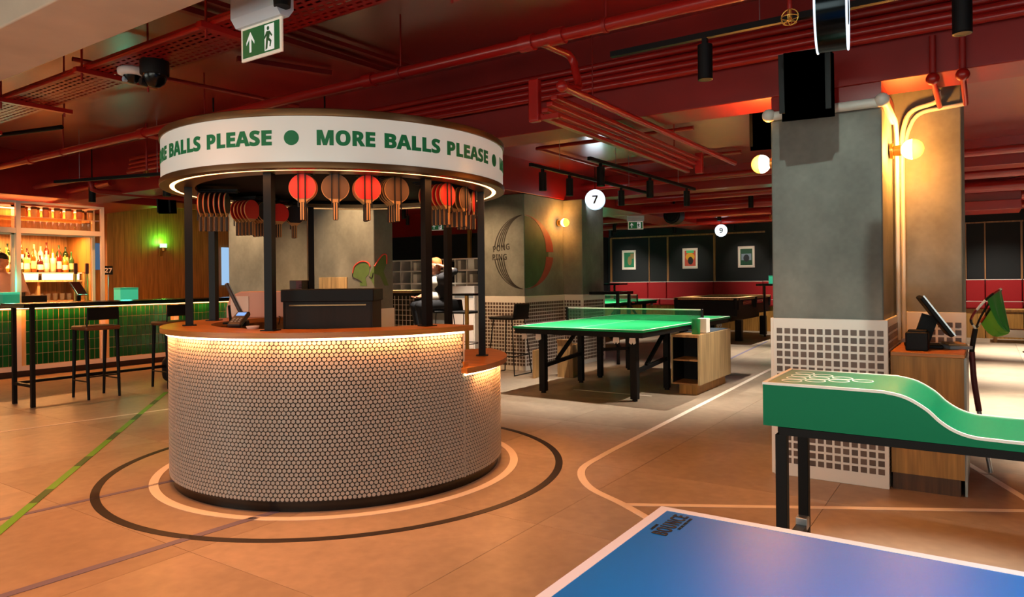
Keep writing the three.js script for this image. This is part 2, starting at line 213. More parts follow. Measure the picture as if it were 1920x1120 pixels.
{ const c = sgroup('column', 'warm-lit concrete column with painted green and red letters', 'column');
  mesh('shaft', rb(0.94, 2.44, 0.27, 0.012, -5.5, 1.22, -5.145), M.concreteWarm, c);
  mesh('skirt_panel', rb(0.955, 1.0, 0.28, 0.004, -5.5, 0.5, -5.145), M.whitePanel, c);
  mesh('notice_board', rb(0.42, 0.2, 0.012, 0.002, -5.62, 1.22, -5.003), M.plyLight, c);
  // painted letters, running round the column edge
  const s1 = shapeOf([[-0.3, 0], [-0.3, 0.06], [-0.24, 0.12], [-0.12, 0.14], [-0.06, 0.1], [-0.07, 0.02], [-0.12, -0.02], [-0.1, -0.1], [-0.2, -0.1], [-0.2, -0.04], [-0.26, -0.03]]);
  const s2 = shapeOf([[-0.06, 0.02], [0, 0.1], [0, -0.1], [-0.06, -0.02]]);
  const s3 = shapeOf([[0, 0.1], [0.1, 0.2], [0.16, 0.22], [0.17, 0.12], [0.13, 0.04], [0.2, -0.1], [0.14, -0.1], [0.08, 0], [0, 0.02]]);
  const L = mesh('painted_letters', [ext(s1, 0.002).translate(-5.03, 1.33, -5.0095), ext(s2, 0.002).translate(-5.03, 1.33, -5.0095), ext(s3, 0.002).rotateY(Math.PI / 2).translate(-5.0295, 1.33, -5.01)], std(0x6d8f4a, 0.7, 0, { map: T.concrete }), c);
  mesh('red_outline', [curve([[-5.33, 1.36, -5.006], [-5.3, 1.43, -5.006], [-5.2, 1.475, -5.006], [-5.11, 1.46, -5.006], [-5.08, 1.42, -5.006]], 0.007, 6), curve([[-5.027, 1.42, -5.01], [-5.027, 1.5, -5.08], [-5.027, 1.545, -5.14], [-5.027, 1.54, -5.18], [-5.027, 1.45, -5.185]], 0.007, 6)], std(0xc23a2a, 0.6), L);
  mesh('dark_outline', [curve([[-5.33, 1.36, -5.006], [-5.33, 1.32, -5.006], [-5.27, 1.3, -5.006], [-5.2, 1.27, -5.006]], 0.005, 6), curve([[-5.1, 1.33, -5.006], [-5.06, 1.31, -5.006], [-5.04, 1.36, -5.006]], 0.005, 6)], M.blackLine, L); }
{ const c = sgroup('column', 'concrete column with a large painted ring and PING PONG lettering', 'column');
  mesh('shaft', rb(0.8, 2.48, 1.1, 0.012, -5.72, 1.24, -8.75), M.concreteWarm, c);
  const p = mesh('skirt_panel', rb(0.82, 1.04, 1.12, 0.004, -5.72, 0.52, -8.75), M.whitePanel, c);
  const l = []; gridList(l, -6.11, -8.188, 1, 0, 16, 0.06, 18, 0); gridList(l, -5.308, -8.21, 0, -1, 21, 0.06, 18, Math.PI / 2); tilesFar(p, l);
  // ring mural: black hair-thin stripes and letters on the front, red arc on a green field round the edge
  const yc = 1.66, b = 0.52, aF = 0.51, aS = 0.78, fx = (t, k) => -5.32 - aF * k * Math.cos(t), fy = (t, k) => yc + b * (0.35 + 0.65 * k) * Math.sin(t);
  const stripes = [];
  for (const k of [1, 0.91, 0.84, 0.77, 0.7]) for (const [t0, t1] of [[9 * D, 86 * D], [-86 * D, -9 * D]]) {
    const A = [], B = [], w = 0.018; for (let i = 0; i <= 24; i++) { const t = t0 + (t1 - t0) * i / 24, kk = k + (1 - k) * Math.pow(Math.abs(t) / (90 * D), 3); A.push([fx(t, kk) - w / 2, fy(t, 1 * kk + (1 - kk) * 0.6)]); B.push([fx(t, kk) + w / 2, fy(t, 1 * kk + (1 - kk) * 0.6)]); }
    stripes.push(ext(shapeOf([...A, ...B.reverse()]), 0.002).translate(0, 0, -8.1995));
  }
  const t1 = centred(text('PING', 0.085)).scale(0.9, 1, 1).translate(-5.74, 1.6, -8.1995), t2 = centred(text('PONG', 0.085)).rotateZ(0.1).scale(0.9, 1, 1).translate(-5.71, 1.73, -8.1995);
  mesh('ring_lettering', [...stripes, t1, t2], std(0x1d1712, 0.7), c);
  const ell = (a, bb, t) => [a * Math.cos(t), bb * Math.sin(t)];
  const field = [[0, b]], red1 = [], red2 = [], inner = [];
  for (let i = 0; i <= 32; i++) { const t = (90 - i * 180 / 32) * D; field.push(ell(aS * 0.82, b * 0.97, t)); }
  field.push([0, -b]);
  mesh('green_field', ext(shapeOf(field), 0.0015).rotateY(Math.PI / 2).translate(-5.3205, yc, -8.21), std(0x4c6a45, 0.7, 0, { map: T.concrete }), c);
  const arc = (t0, t1) => { const A = [], B = []; for (let i = 0; i <= 24; i++) { const t = (t0 + (t1 - t0) * i / 24) * D, e = Math.sin(Math.abs(t)); A.push(ell(aS, b, t)); B.push(ell(aS * (0.74 + 0.1 * e * e), b * (0.86 + 0.13 * e * e), t)); } return ext(shapeOf([...A, ...B.reverse()]), 0.0035).rotateY(Math.PI / 2).translate(-5.3205, yc, -8.21); };
  mesh('red_arc', [arc(89, 2), arc(-7, -89)], std(0xb1473d, 0.65, 0, { map: T.concrete }), c); }
{ const c = sgroup('column', 'concrete column with a glowing globe beyond the ring mural', 'column');
  mesh('shaft', rb(0.75, 2.475, 0.7, 0.012, -5.375, 1.2375, -9.66), M.concreteWarm, c);
  const p = mesh('skirt_panel', rb(0.77, 1.04, 0.72, 0.004, -5.375, 0.52, -9.66), M.whitePanel, c);
  const l = []; gridList(l, -5.33, -9.298, 1, 0, 6, 0.06, 18, 0); gridList(l, -4.988, -9.31, 0, -1, 13, 0.06, 18, Math.PI / 2); tilesFar(p, l); }
// ================================================================ THE KIOSK
const kiosk = thing('reception_kiosk', 'round white-tiled reception kiosk with a lit MORE BALLS PLEASE sign', 'kiosk', [KX, 0, KZ]);
{
  const k = kiosk;
  mesh('plinth', sector(0.95, 1.095, -62, 235, 0, 0.062), M.blackGloss, k);
  const w = mesh('tiled_wall', [sector(1.06, 1.112, 2, 235, 0.06, 0.965), sector(1.06, 1.112, -62, 2, 0.06, 0.705)], M.pennyGrout, k);
  { // penny tiles, thousands, each a few pixels
    const g = new THREE.CylinderGeometry(0.0112, 0.0118, 0.006, 8); g.rotateX(Math.PI / 2); const list = [];
    const pitch = 0.0262, rowH = pitch * 0.866; let r = 0;
    for (let y = 0.075; y < 0.955; y += rowH, r++) { const n = Math.floor(2 * Math.PI * 1.112 / pitch); for (let i = 0; i < n; i++) { const a = -62 + ((i + (r % 2) * 0.5) / n) * 360; if (a > 234.3) break; if (a < 2.6 && y > 0.69) continue; list.push([a * D, y]); } }
    const im = new THREE.InstancedMesh(g, M.penny, list.length), m = new THREE.Matrix4(); im.name = 'penny_tiles'; im.userData.kind = 'stuff'; im.castShadow = im.receiveShadow = true;
    list.forEach(([a, y], i) => im.setMatrixAt(i, m.makeRotationY(Math.PI / 2 - a).setPosition(1.1145 * Math.cos(a), y, 1.1145 * Math.sin(a)))); w.add(im);
  }
  mesh('inner_wall', [sector(1.03, 1.06, 2, 235, 0.06, 0.965), sector(1.03, 1.06, -62, 2, 0.06, 0.705)], M.pine, k);
  mesh('wall_end', sector(1.03, 1.114, 1.3, 2.05, 0.06, 0.965), M.penny, k);
  const top = mesh('counter_top', sector(0.86, 1.165, 0, 235, 0.968, 1.0), M.oak, k);
  const ledge = mesh('low_ledge', sector(0.72, 1.165, -62, 3.2, 0.705, 0.74), M.oak, k);
  mesh('ledge_upstand', bx(0.2, 0.035, 0.05, 1.02, 0.757, 0.02), M.oak, k);
  mesh('staff_desk', sector(0.5, 1.04, 20, 232, 0.74, 0.765), M.pine, k);
  const strip = mesh('light_strip', sector(1.122, 1.132, 2.5, 234, 0.952, 0.967), M.led, k); 
  mesh('light_strip', sector(1.122, 1.132, -61, 2, 0.69, 0.704), M.led, k);
  const down = (a, r, y, len, inten, col) => panel(k, [r * Math.cos(a * D), y, r * Math.sin(a * D)], len, 0.02, -Math.PI / 2, -(a * D + Math.PI / 2), inten, col);
  for (let a = 12; a < 232; a += 20) down(a, 1.142, 0.95, 0.36, I.strip, WARM);
  for (let a = -52; a < 2; a += 20) down(a, 1.142, 0.688, 0.36, I.strip, WARM);
  // posts
  for (const [a, y0] of [[121, 1.0], [66.3, 1.0], [12, 1.0], [-34, 0.74], [-80, 0], [-152.5, 1.0], [154.8, 1.0]]) {
    const p = mesh('post', bx(0.048, 1.93 - y0, 0.048, 0.99 * Math.cos(a * D), (y0 + 1.93) / 2, 0.99 * Math.sin(a * D), Math.PI / 2 - a * D), M.blackMetal, k);
    mesh('foot_plate', bx(0.085, 0.006, 0.085, 0.99 * Math.cos(a * D), y0 + 0.003, 0.99 * Math.sin(a * D), Math.PI / 2 - a * D), M.blackMetal, p);
  }
  // canopy drum
  const c = mesh('canopy', [la([[0, 2.2], [1.12, 2.2], [1.12, 1.95], [0, 1.95]], 96), ringFull(1.0, 1.125, 1.925, 1.96)], phy(0x040405, 0.8, 0, { specularIntensity: 0.3 }), k);
  mesh('sign_band', la([[1.13, 1.935], [1.15, 1.935], [1.15, 2.19], [1.13, 2.19]], 160), M.band, c);
  mesh('rim', [la([[1.1, 1.9], [1.158, 1.9], [1.16, 1.904], [1.16, 1.933], [1.156, 1.937], [1.12, 1.937]], 160), ringFull(0.95, 1.07, 1.9, 1.926)], M.bronze, c);
  mesh('rim', la([[1.1, 2.188], [1.156, 2.188], [1.16, 2.192], [1.16, 2.226], [1.156, 2.23], [0.9, 2.235], [0, 2.235]], 160), M.bronze, c);
  mesh('light_strip', ringFull(1.072, 1.098, 1.902, 1.915), M.ledWarm, c);
  for (let a = 8; a < 360; a += 24) down(a, 1.085, 1.897, 0.42, I.stripCanopy, WARM);
  // lettering bent round the drum
  const bend = (g, mid, y) => { const p = g.attributes.position; for (let i = 0; i < p.count; i++) { const a = mid - p.getX(i) / 1.15, r = 1.151 + p.getZ(i); p.setXYZ(i, r * Math.cos(a), p.getY(i) + y, r * Math.sin(a)); } g.computeVertexNormals(); return g; };
  const gs = [], word = (s, from, to, base) => { const g = plain(text(s, 0.078, 0.0015, font, 5, 0.0032)); g.computeBoundingBox(); const b = g.boundingBox, wd = (from - to) * D * 1.15; g.translate(-b.min.x, 0, 0).scale(wd / (b.max.x - b.min.x), 1, 1); return bend(g, base + from * D, 2.031); };
  for (let i = 0; i < 5; i++) { const o = (55.6 - 72 * i) * D; gs.push(word('MORE', -6.8, -22.6, o), word('BALLS', -25.2, -43, o), word('PLEASE', -45.6, -66.6, o)); const dsk = new THREE.CylinderGeometry(0.041, 0.041, 0.002, 32).rotateX(Math.PI / 2); gs.push(bend(plain(dsk), o, 2.068)); }
  mesh('lettering', gs, M.signGreen, c);
}
// ---- bats on their hangers under the canopy
function paddle(rubberA, rubberB) {
  const g = new THREE.Group(); g.name = 'table_tennis_bat';
  const s = new THREE.Shape(); s.absellipse(0, -0.078, 0.079, 0.078, -62 * D, 242 * D, false); s.lineTo(-0.014, -0.168); s.lineTo(0.014, -0.168); s.closePath();
  const o = new THREE.Shape(); o.absellipse(0, -0.076, 0.077, 0.0755, -60 * D, 240 * D, false); o.closePath();
  mesh('blade', ext(s, 0.006, { curveSegments: 20 }).translate(0, 0, -0.003), M.ply, g);
  mesh('rubber', ext(o, 0.0035, { curveSegments: 20 }).translate(0, 0, 0.003), rubberA, g);
  mesh('rubber', ext(o, 0.0035, { curveSegments: 20 }).translate(0, 0, -0.0065), rubberB, g);
  const h = mesh('handle', rb(0.03, 0.105, 0.023, 0.008, 0, -0.215, 0), M.gripDark, g);
  mesh('grip_strip', [bx(0.007, 0.1, 0.0242, -0.007, -0.215, 0), bx(0.007, 0.1, 0.0242, 0.007, -0.215, 0)], M.ply, h);
  return g;
}
{ // [angle, bats in the row, front-rubber, back-rubber, words for the label]
  const protoRB = paddle(M.rubberRed, M.rubberBrown), protoBR = paddle(M.rubberBrown, M.rubberRed), protoKR = paddle(M.rubberBlack, M.rubberRed), protoRK = paddle(M.rubberRed, M.rubberBlack);
  const rows = [[55.7, 2, protoRB, 'red', 'nearest the round dot'], [44.4, 1, protoBR, 'brown', 'between two red rows'], [33.2, 3, protoRB, 'red', 'above the till cabinet'], [22.4, 4, protoBR, 'brown', 'beside the front post'],
    [-1.8, 6, protoRB, 'red', 'above the counter end'], [-15.2, 5, protoBR, 'brown', 'over the low ledge'], [-30, 4, protoRB, 'red', 'next to the ledge post'],
    [168, 5, protoKR, 'black', 'before the veneer wall'], [178, 5, protoRK, 'dark red', 'above the pale till'], [-172, 4, protoKR, 'black', 'half behind a post'], [-161.5, 2, protoRK, 'dark red', 'above the binder'], [137, 6, protoRK, 'red', 'seen edge-on near the bar']];
  for (const [a, n, proto, col, where] of rows) {
    const hg = thing('bat_hanger', 'black twin-rail hanger for ' + col + ' bats ' + where, 'hanger', [KX, 0, KZ], -a * D, 'bat hangers under the kiosk canopy');
    const r1 = 0.945, r0 = r1 - n * 0.034 - 0.03;
    mesh('rail', [rod([r0, 1.905, -0.03], [r1 + 0.02, 1.905, -0.03], 0.005, 8), rod([r0, 1.905, 0.03], [r1 + 0.02, 1.905, 0.03], 0.005, 8)], M.blackMetal, hg);
    mesh('peg', [bx(0.006, 0.205, 0.007, r1 + 0.0165, 1.81, -0.02), bx(0.006, 0.205, 0.007, r1 + 0.0165, 1.81, 0.02)], M.blackMetal, hg);
    mesh('mount', [bx(n * 0.034 + 0.06, 0.012, 0.09, (r0 + r1) / 2, 1.916, 0)], M.black, hg);
    for (let i = 0; i < n; i++) {
      const r = r1 - i * 0.034, b = proto.clone(); b.name = numbered('table_tennis_bat'); b.position.set(KX + r * Math.cos(a * D), 1.9, KZ + r * Math.sin(a * D)); b.rotation.set(0, Math.PI / 2 - a * D, 0); b.rotation.x += 0; scene.add(b);
      const ord = ['outermost', 'second', 'third', 'fourth', 'fifth', 'sixth'][i];
      tag(b, ord + ' ' + col + ' table tennis bat, row ' + where, 'bat', 'table tennis bats under the kiosk canopy');
    }
  }
}
// ---- things on the kiosk
const onRing = (a, r, y) => [KX + r * Math.cos(a * D), y, KZ + r * Math.sin(a * D)];
{ // till screen seen edge on
  const t = thing('till_screen', 'black touch screen tilted back on the kiosk counter beside a post', 'screen', [-4.22, 1.0, -2.86], 0.95);
  mesh('base', rb(0.1, 0.012, 0.12, 0.004, 0.0, 0.006, 0.0), M.black, t); mesh('stem', bar([0, 0.01, 0], [-0.01, 0.12, 0.02], 0.05, 0.015), M.black, t);
  mesh('body', rb(0.024, 0.27, 0.2, 0.008, 0.03, 0.15, 0, 0, 0, 0.42), std(0x3a2a26, 0.4), t); mesh('display', bx(0.002, 0.25, 0.18, 0.0425, 0.155, 0, 0, 0, 0.42), M.screenOff, t);
}
{ const t = thing('card_terminal', 'dark card payment terminal with a small lit blue display on the kiosk counter', 'card reader', [-3.87, 1.0, -2.68], 0.55);
  mesh('body', rb(0.085, 0.03, 0.17, 0.01, 0, 0.045, 0, 0, 0.45), std(0x2b1d1a, 0.4), t); mesh('stand', rb(0.07, 0.04, 0.06, 0.01, 0, 0.02, -0.05), M.black, t); mesh('display', bx(0.055, 0.002, 0.04, 0, 0.079, -0.035, 0, 0.45), M.screenBlue, t);
  for (let i = 0; i < 3; i++) for (let j = 0; j < 3; j++) mesh('key', bx(0.012, 0.004, 0.01, -0.022 + i * 0.022, 0.054 - j * 0.0085, 0.016 + j * 0.018, 0, 0.45), M.plasticGrey, t); }
tag(mesh('ring_dish', la([[0, 0.003], [0.03, 0.003], [0.035, 0.018], [0.038, 0.018], [0.033, 0], [0, 0]], 24, -3.62, 1.0, -2.6), M.plasticWhite), 'tiny pale dish on the kiosk counter edge', 'dish');
{ const [x, y, z] = onRing(184, 0.98, 1.0); const t = thing('till_housing', 'pale pink box-shaped till housing on the back of the kiosk counter', 'till', [x, y, z], 34 * D);
  mesh('body', ext(shapeOf([[-0.27, 0], [0.19, 0], [0.19, 0.19], [-0.16, 0.19], [-0.24, 0.16], [-0.27, 0.07]]), 0.2, { bevelEnabled: true, bevelThickness: 0.008, bevelSize: 0.008, bevelSegments: 2 }).translate(0.02, 0.008, -0.1), M.plasticPink, t);
  mesh('side_panel', rb(0.14, 0.16, 0.006, 0.002, -0.15, 0.09, 0.111), M.plasticWhite, t); mesh('cable', curve([[0.15, 0.01, 0.1], [0.17, 0.004, 0.13], [0.17, -0.05, 0.16]], 0.004, 6, 16), M.black, t); }
{ const [x, y, z] = onRing(203, 1.0, 1.0); const t = thing('ring_binder', 'dark wine-coloured spiral binder standing on the back counter of the kiosk', 'binder', [x, y, z], 34 * D - 0.15);
  mesh('cover', rb(0.11, 0.29, 0.2, 0.006, 0, 0.145, 0), std(0x2b241c, 0.5), t); mesh('spine', rb(0.05, 0.28, 0.008, 0.002, 0.03, 0.145, 0.104), std(0x4a0f1e, 0.5), t);
  for (let i = 0; i < 14; i++) mesh('coil', new THREE.TorusGeometry(0.012, 0.0022, 5, 10).rotateX(Math.PI / 2).translate(0.045, 0.03 + i * 0.017, 0.108), M.blackMetal, t); }
{ const [x, y, z] = onRing(47, 0.66, 0.765); const t = thing('till_cabinet', 'dark brown till cabinet with black top standing inside the kiosk front', 'cabinet', [x, y, z], (90 - 56) * D);
  mesh('carcass', [bx(0.53, 0.4, 0.015, 0, 0.2, -0.14), bx(0.015, 0.4, 0.28, -0.26, 0.2, 0), bx(0.015, 0.4, 0.28, 0.26, 0.2, 0), bx(0.53, 0.27, 0.02, 0, 0.265, 0.13), bx(0.53, 0.015, 0.28, 0, 0.13, 0)], M.darkWood, t);
  mesh('top', rb(0.555, 0.075, 0.31, 0.006, 0, 0.43, 0), M.black, t); mesh('trim', bx(0.46, 0.008, 0.006, 0, 0.372, 0.143), M.bronze, t); }
for (let i = 0; i < 5; i++) { const [x, y, z] = onRing(47, 0.66, 0.765); const u = -0.18 + i * 0.09, c = Math.cos(34 * D), s = Math.sin(34 * D); const o = mesh('cup', la([[0.001, 0.001], [0.024, 0.001], [0.032, 0.08], [0.034, 0.08], [0.026, 0], [0, 0]], 20, x + u * c + 0.02 * s, y, z - u * s + 0.02 * c), i % 2 ? std(0xc9752c, 0.5) : std(0xa85a24, 0.5)); tag(o, ['first', 'second', 'third', 'fourth', 'fifth'][i] + ' orange cup in the row under the till cabinet', 'cup', 'cups under the till cabinet'); }
for (let i = 0; i < 4; i++) { const [x, y, z] = onRing(196, 0.74, 0.765 + i * 0.012); tag(mesh('paper_pad', rb(0.3 - i * 0.03, 0.011, 0.21, 0.002, 0, 0.006, 0).rotateY(0.5 + i * 0.12).translate(x, y, z), i % 2 ? M.plasticWhite : M.paper), ['bottom', 'second', 'third', 'top'][i] + ' pad of the paper stack on the staff desk', 'paper', 'paper pads on the kiosk staff desk'); }
// ================================================================ GAMES AND FURNITURE
function leg(parent, x, z, h, w = 0.075) { const l = mesh('leg', [rb(w, h - 0.02, w, 0.006, x, h / 2 + 0.01, z)], M.black, parent); mesh('foot', cy(0.03, 0.026, 0.02, x, 0.01, z, 16), M.black, l); return l; }
function tennisTable(label, [x, z], w, l, topMat, o = {}) {      // centre; w along x, l along z
  const t = thing('table_tennis_table', label, 'table', [x, 0, z]), H = 0.76;
  const top = mesh('table_top', rb(w, 0.024, l, 0.004, 0, H - 0.012, 0), topMat, t);
  mesh('edge_line', [bx(w - 0.002, 0.001, 0.022, 0, H + 0.0003, l / 2 - 0.012), bx(w - 0.002, 0.001, 0.022, 0, H + 0.0003, -l / 2 + 0.012), bx(0.022, 0.001, l - 0.046, w / 2 - 0.012, H + 0.0003, 0), bx(0.022, 0.001, l - 0.046, -w / 2 + 0.012, H + 0.0003, 0)], M.lineWhite, top);
  if (!o.noMid) mesh('centre_line', o.alongX ? bx(w - 0.05, 0.001, 0.004, 0, H + 0.0003, 0) : bx(0.004, 0.001, l - 0.05, 0, H + 0.0003, 0), M.lineWhite, top);
  mesh('apron', [bx(w - 0.03, 0.055, 0.025, 0, H - 0.052, l / 2 - 0.03), bx(w - 0.03, 0.055, 0.025, 0, H - 0.052, -l / 2 + 0.03), bx(0.025, 0.055, l - 0.08, w / 2 - 0.03, H - 0.052, 0), bx(0.025, 0.055, l - 0.08, -w / 2 + 0.03, H - 0.052, 0)], M.black, t);
  return t;
}
function dressTable(t, w, l) {
  const H = 0.76, lx = w / 2 - 0.22, lz = [l / 2 - 0.28, 0.26];
  for (const s of [-1, 1]) for (const q of [-1, 1]) {
    leg(t, s * lx, q * lz[0], H - 0.08); leg(t, s * lx, q * lz[1], H - 0.08, 0.065);
    mesh('brace', bar([s * lx, 0.3, q * lz[0]], [s * lx, 0.36, q * (lz[1])], 0.04, 0.04), M.black, t);
    mesh('brace', bar([s * lx, 0.34, q * (lz[0] - 0.3)], [s * lx, H - 0.09, q * (lz[1] + 0.05)], 0.035, 0.035), M.black, t);
    for (const e of [-0.09, 0.09]) mesh('bracket', ext(shapeOf([[-0.03, 0], [-0.035, -0.05], [-0.012, -0.065], [0, -0.04], [0.012, -0.065], [0.035, -0.05], [0.03, 0]]), 0.012).translate(s * lx + e, H - 0.082, q * (l / 2 - 0.04)), M.whitePaint, t);
  }
  // net
  const n = mesh('net', bx(w + 0.2, 0.135, 0.003, 0, H + 0.075, 0), phy(0x1d5b3c, 0.9, 0, { transmission: 0.0, opacity: 0.5, transparent: true }), t);
  mesh('net_tape', bx(w + 0.22, 0.014, 0.006, 0, H + 0.147, 0), M.netBand, n);
  for (const s of [-1, 1]) { const p = mesh('net_post', [rb(0.03, 0.19, 0.03, 0.006, s * (w / 2 + 0.11), H + 0.06, 0), rb(0.12, 0.04, 0.05, 0.006, s * (w / 2 + 0.06), H - 0.04, 0)], M.blackGloss, t); mesh('badge', bx(0.06, 0.018, 0.004, s * (w / 2 + 0.03), H - 0.02, 0.03), std(0xb0353a, 0.5), p); }
}
{ const t = tennisTable('nearer green table tennis table with black legs beside the ring-painted column', [-3.58, -7.89], 1.55, 2.85, M.tableGreen); dressTable(t, 1.55, 2.85); }
{ const t = tennisTable('farther green table tennis table in front of the red benches', [-7.25, -14.37], 1.55, 2.85, M.tableGreen); dressTable(t, 1.55, 2.85); }
{ const t = tennisTable('blue table tennis table with black BOUNCE print in the near corner', [0.755, -0.745], 2.74, 1.53, M.tableBlue, { noMid: true });
  const g = [centred(text('BOUNCE', 0.024, 0.0008)).scale(1, 1.35, 1), centred(text('SOCIAL PING PONG', 0.006, 0.0008)).translate(0.02, -0.024, 0), centred(text('LONDON', 0.006, 0.0008)).translate(-0.03, 0.024, 0)].map((q) => q.rotateX(-Math.PI / 2).rotateY(Math.PI / 2).translate(-1.307, 0.7605, -0.66));
  mesh('print', g, std(0x04060a, 0.6), t);
  for (const s of [-1, 1]) for (const q of [-1, 1]) leg(t, s * 1.1, q * 0.55, 0.69); }
{ // green ramp game
  const t = thing('ramp_game', 'green ramp ball game with white edging and cup outlines on black legs', 'game table', [0, 0, 0]);
  const top = [[-0.747, 0.85], [-0.37, 0.849], [-0.3, 0.846], [-0.24, 0.832], [-0.18, 0.797], [-0.137, 0.757], [-0.093, 0.729], [-0.04, 0.713], [0.03, 0.71], [0.2, 0.709], [1.35, 0.709]];
  const cv = new THREE.SplineCurve(top.map(([a, b]) => new THREE.Vector2(a, b))).getPoints(90).map((p) => [p.x, Math.min(p.y, 0.851)]);
  const z1 = -2.908, z0 = -3.387;
  const body = mesh('body', toCreasedNormals(ext(shapeOf([...cv, [1.35, 0.678], [-0.747, 0.682]]), z1 - z0).translate(0, 0, z0), 0.3), M.rampGreen, t);
  const off = (d) => cv.map(([x, y], i) => { const a = cv[Math.max(0, i - 1)], b = cv[Math.min(cv.length - 1, i + 1)], dx = b[0] - a[0], dy = b[1] - a[1], l = Math.hypot(dx, dy); return [x - dy / l * d, y + dx / l * d]; });
  const sheet = (d0, d1, za, zb) => toCreasedNormals(ext(shapeOf([...off(d1), ...off(d0).reverse()]), zb - za).translate(0, 0, za), 0.3);
  mesh('playing_surface', sheet(0, 0.003, z0 + 0.008, z1 - 0.008), M.rampTop, t);
  mesh('edging', [sheet(-0.004, 0.006, z1 - 0.008, z1 + 0.001), sheet(-0.004, 0.006, z0 - 0.001, z0 + 0.008), bx(0.014, 0.012, 0.478, -0.742, 0.85, (z0 + z1) / 2)], M.lineWhite, t);
  // seams of the plastic sheet
  const ln = []; const cup = (x, z, w = 0.085, d = 0.062) => { const s = new THREE.Shape(); s.absellipse(0, 0, w / 2, d / 2, 0, Math.PI * 2); const h = new THREE.Path(); h.absellipse(0, 0, w / 2 - 0.005, d / 2 - 0.005, 0, Math.PI * 2, true); s.holes.push(h); return ext(s, 0.0012, { curveSegments: 12 }).rotateX(-Math.PI / 2).translate(x, 0.8528, z); };
  [[4, -0.66], [3, -0.578], [2, -0.496], [1, -0.414]].forEach(([n, x]) => { for (let i = 0; i < n; i++) ln.push(cup(x, (z0 + z1) / 2 + (i - (n - 1) / 2) * 0.085, 0.08, 0.08)); });
  mesh('cup_outlines', ln, M.lineWhite, t);
  mesh('frame', [bx(2.03, 0.03, 0.04, 0.33, 0.664, -2.93), bx(2.03, 0.03, 0.04, 0.33, 0.664, -3.365), bx(0.04, 0.03, 0.4, -0.68, 0.664, -3.15), bx(0.04, 0.03, 0.4, 1.3, 0.664, -3.15)], M.black, t);
  for (const x of [-0.68, 1.3]) { for (const z of [-2.93, -3.33]) mesh('leg', rb(0.043, 0.65, 0.043, 0.003, x, 0.325, z), M.black, t); const f = mesh('foot_rail', bx(0.043, 0.03, 0.4, x, 0.17, -3.13), M.blackMetal, t); mesh('bracket', rb(0.05, 0.05, 0.05, 0.004, x, 0.19, -3.29), M.steel, f); }
}
{ // plywood ball bin beside the table
  const t = thing('ball_bin', 'light plywood storage bin with two open shelves beside the nearer green table', 'storage unit', [-2.72, 0, -7.95]);
  mesh('side_board', bx(0.018, 0.545, 1.12, 0.151, 0.383, 0), M.plyLight, t); mesh('side_board', bx(0.018, 0.545, 1.12, -0.151, 0.383, 0), M.plyLight, t);
  mesh('shelf_board', bx(0.284, 0.016, 1.12, 0, 0.119, 0), M.oakEdge, t); mesh('shelf_board', bx(0.284, 0.016, 1.1, 0, 0.375, 0), M.oakEdge, t); mesh('top_board', bx(0.284, 0.03, 1.12, 0, 0.64, 0), M.oakEdge, t);
  mesh('shelf_back', bx(0.284, 0.51, 0.012, 0, 0.38, 0.22), M.black, t);
  mesh('shelf_lining', [bx(0.004, 0.5, 0.33, -0.139, 0.38, 0.385), bx(0.004, 0.5, 0.33, 0.139, 0.38, 0.385)], M.black, t);
  mesh('plinth', bx(0.2, 0.11, 1.0, 0.01, 0.055, 0), M.oakFront, t); mesh('net_lid', bx(0.27, 0.006, 0.8, 0, 0.658, -0.15), std(0x30404e, 0.8), t);
}
tag(mesh('tumbler', la([[0, 0.004], [0.042, 0.004], [0.044, 0.165], [0.048, 0.165], [0.046, 0], [0, 0]], 24, -2.64, 0.656, -7.52), std(0x0f7a3e, 0.3)), 'green plastic tumbler on the plywood ball bin', 'tumbler');
tag(mesh('ball_box', rb(0.1, 0.16, 0.12, 0.004, -2.62, 0.742, -7.72), M.paper), 'white cardboard box beside the green tumbler on the bin', 'box');
{ // pool table far back
  const t = thing('pool_table', 'black pool table with tan cloth and scoring slots near the back benches', 'table', [-4.65, 0, -15.05]);
  mesh('body', [bx(1.26, 0.3, 2.5, 0, 0.66, 0), bx(0.9, 0.12, 2.1, 0, 0.45, 0)], M.black, t); mesh('cloth', bx(1.06, 0.012, 2.3, 0, 0.83, 0), std(0xb08f4a, 0.8), t);
  mesh('rail', [rb(1.32, 0.05, 0.12, 0.01, 0, 0.85, 1.2), rb(1.32, 0.05, 0.12, 0.01, 0, 0.85, -1.2), rb(0.12, 0.05, 2.3, 0.01, 0.6, 0.85, 0), rb(0.12, 0.05, 2.3, 0.01, -0.6, 0.85, 0)], M.pine, t);
  for (const [x, z] of [[0.6, 1.2], [-0.6, 1.2], [0.6, -1.2], [-0.6, -1.2], [0.62, 0]]) mesh('pocket', cy(0.06, 0.07, 0.22, x, 0.75, z, 16), M.black, t);
  for (const s of [-1, 1]) for (const q of [-1, 1]) mesh('leg', rb(0.13, 0.42, 0.13, 0.01, s * 0.57, 0.21, q * 0.92), M.blackMetal, t);
  for (const z of [0.55, -0.35]) { const p = mesh('slot_plate', rb(0.008, 0.09, 0.6, 0.002, 0.634, 0.76, z), M.blackGloss, t); mesh('slot_bars', [bx(0.004, 0.012, 0.42, 0.64, 0.775, z), bx(0.004, 0.012, 0.42, 0.64, 0.745, z), cy(0.025, 0.025, 0.005, 0.639, 0.76, z + 0.27, 14, 'x'), cy(0.025, 0.025, 0.005, 0.639, 0.76, z - 0.27, 14, 'x')], M.brass, p); }
}
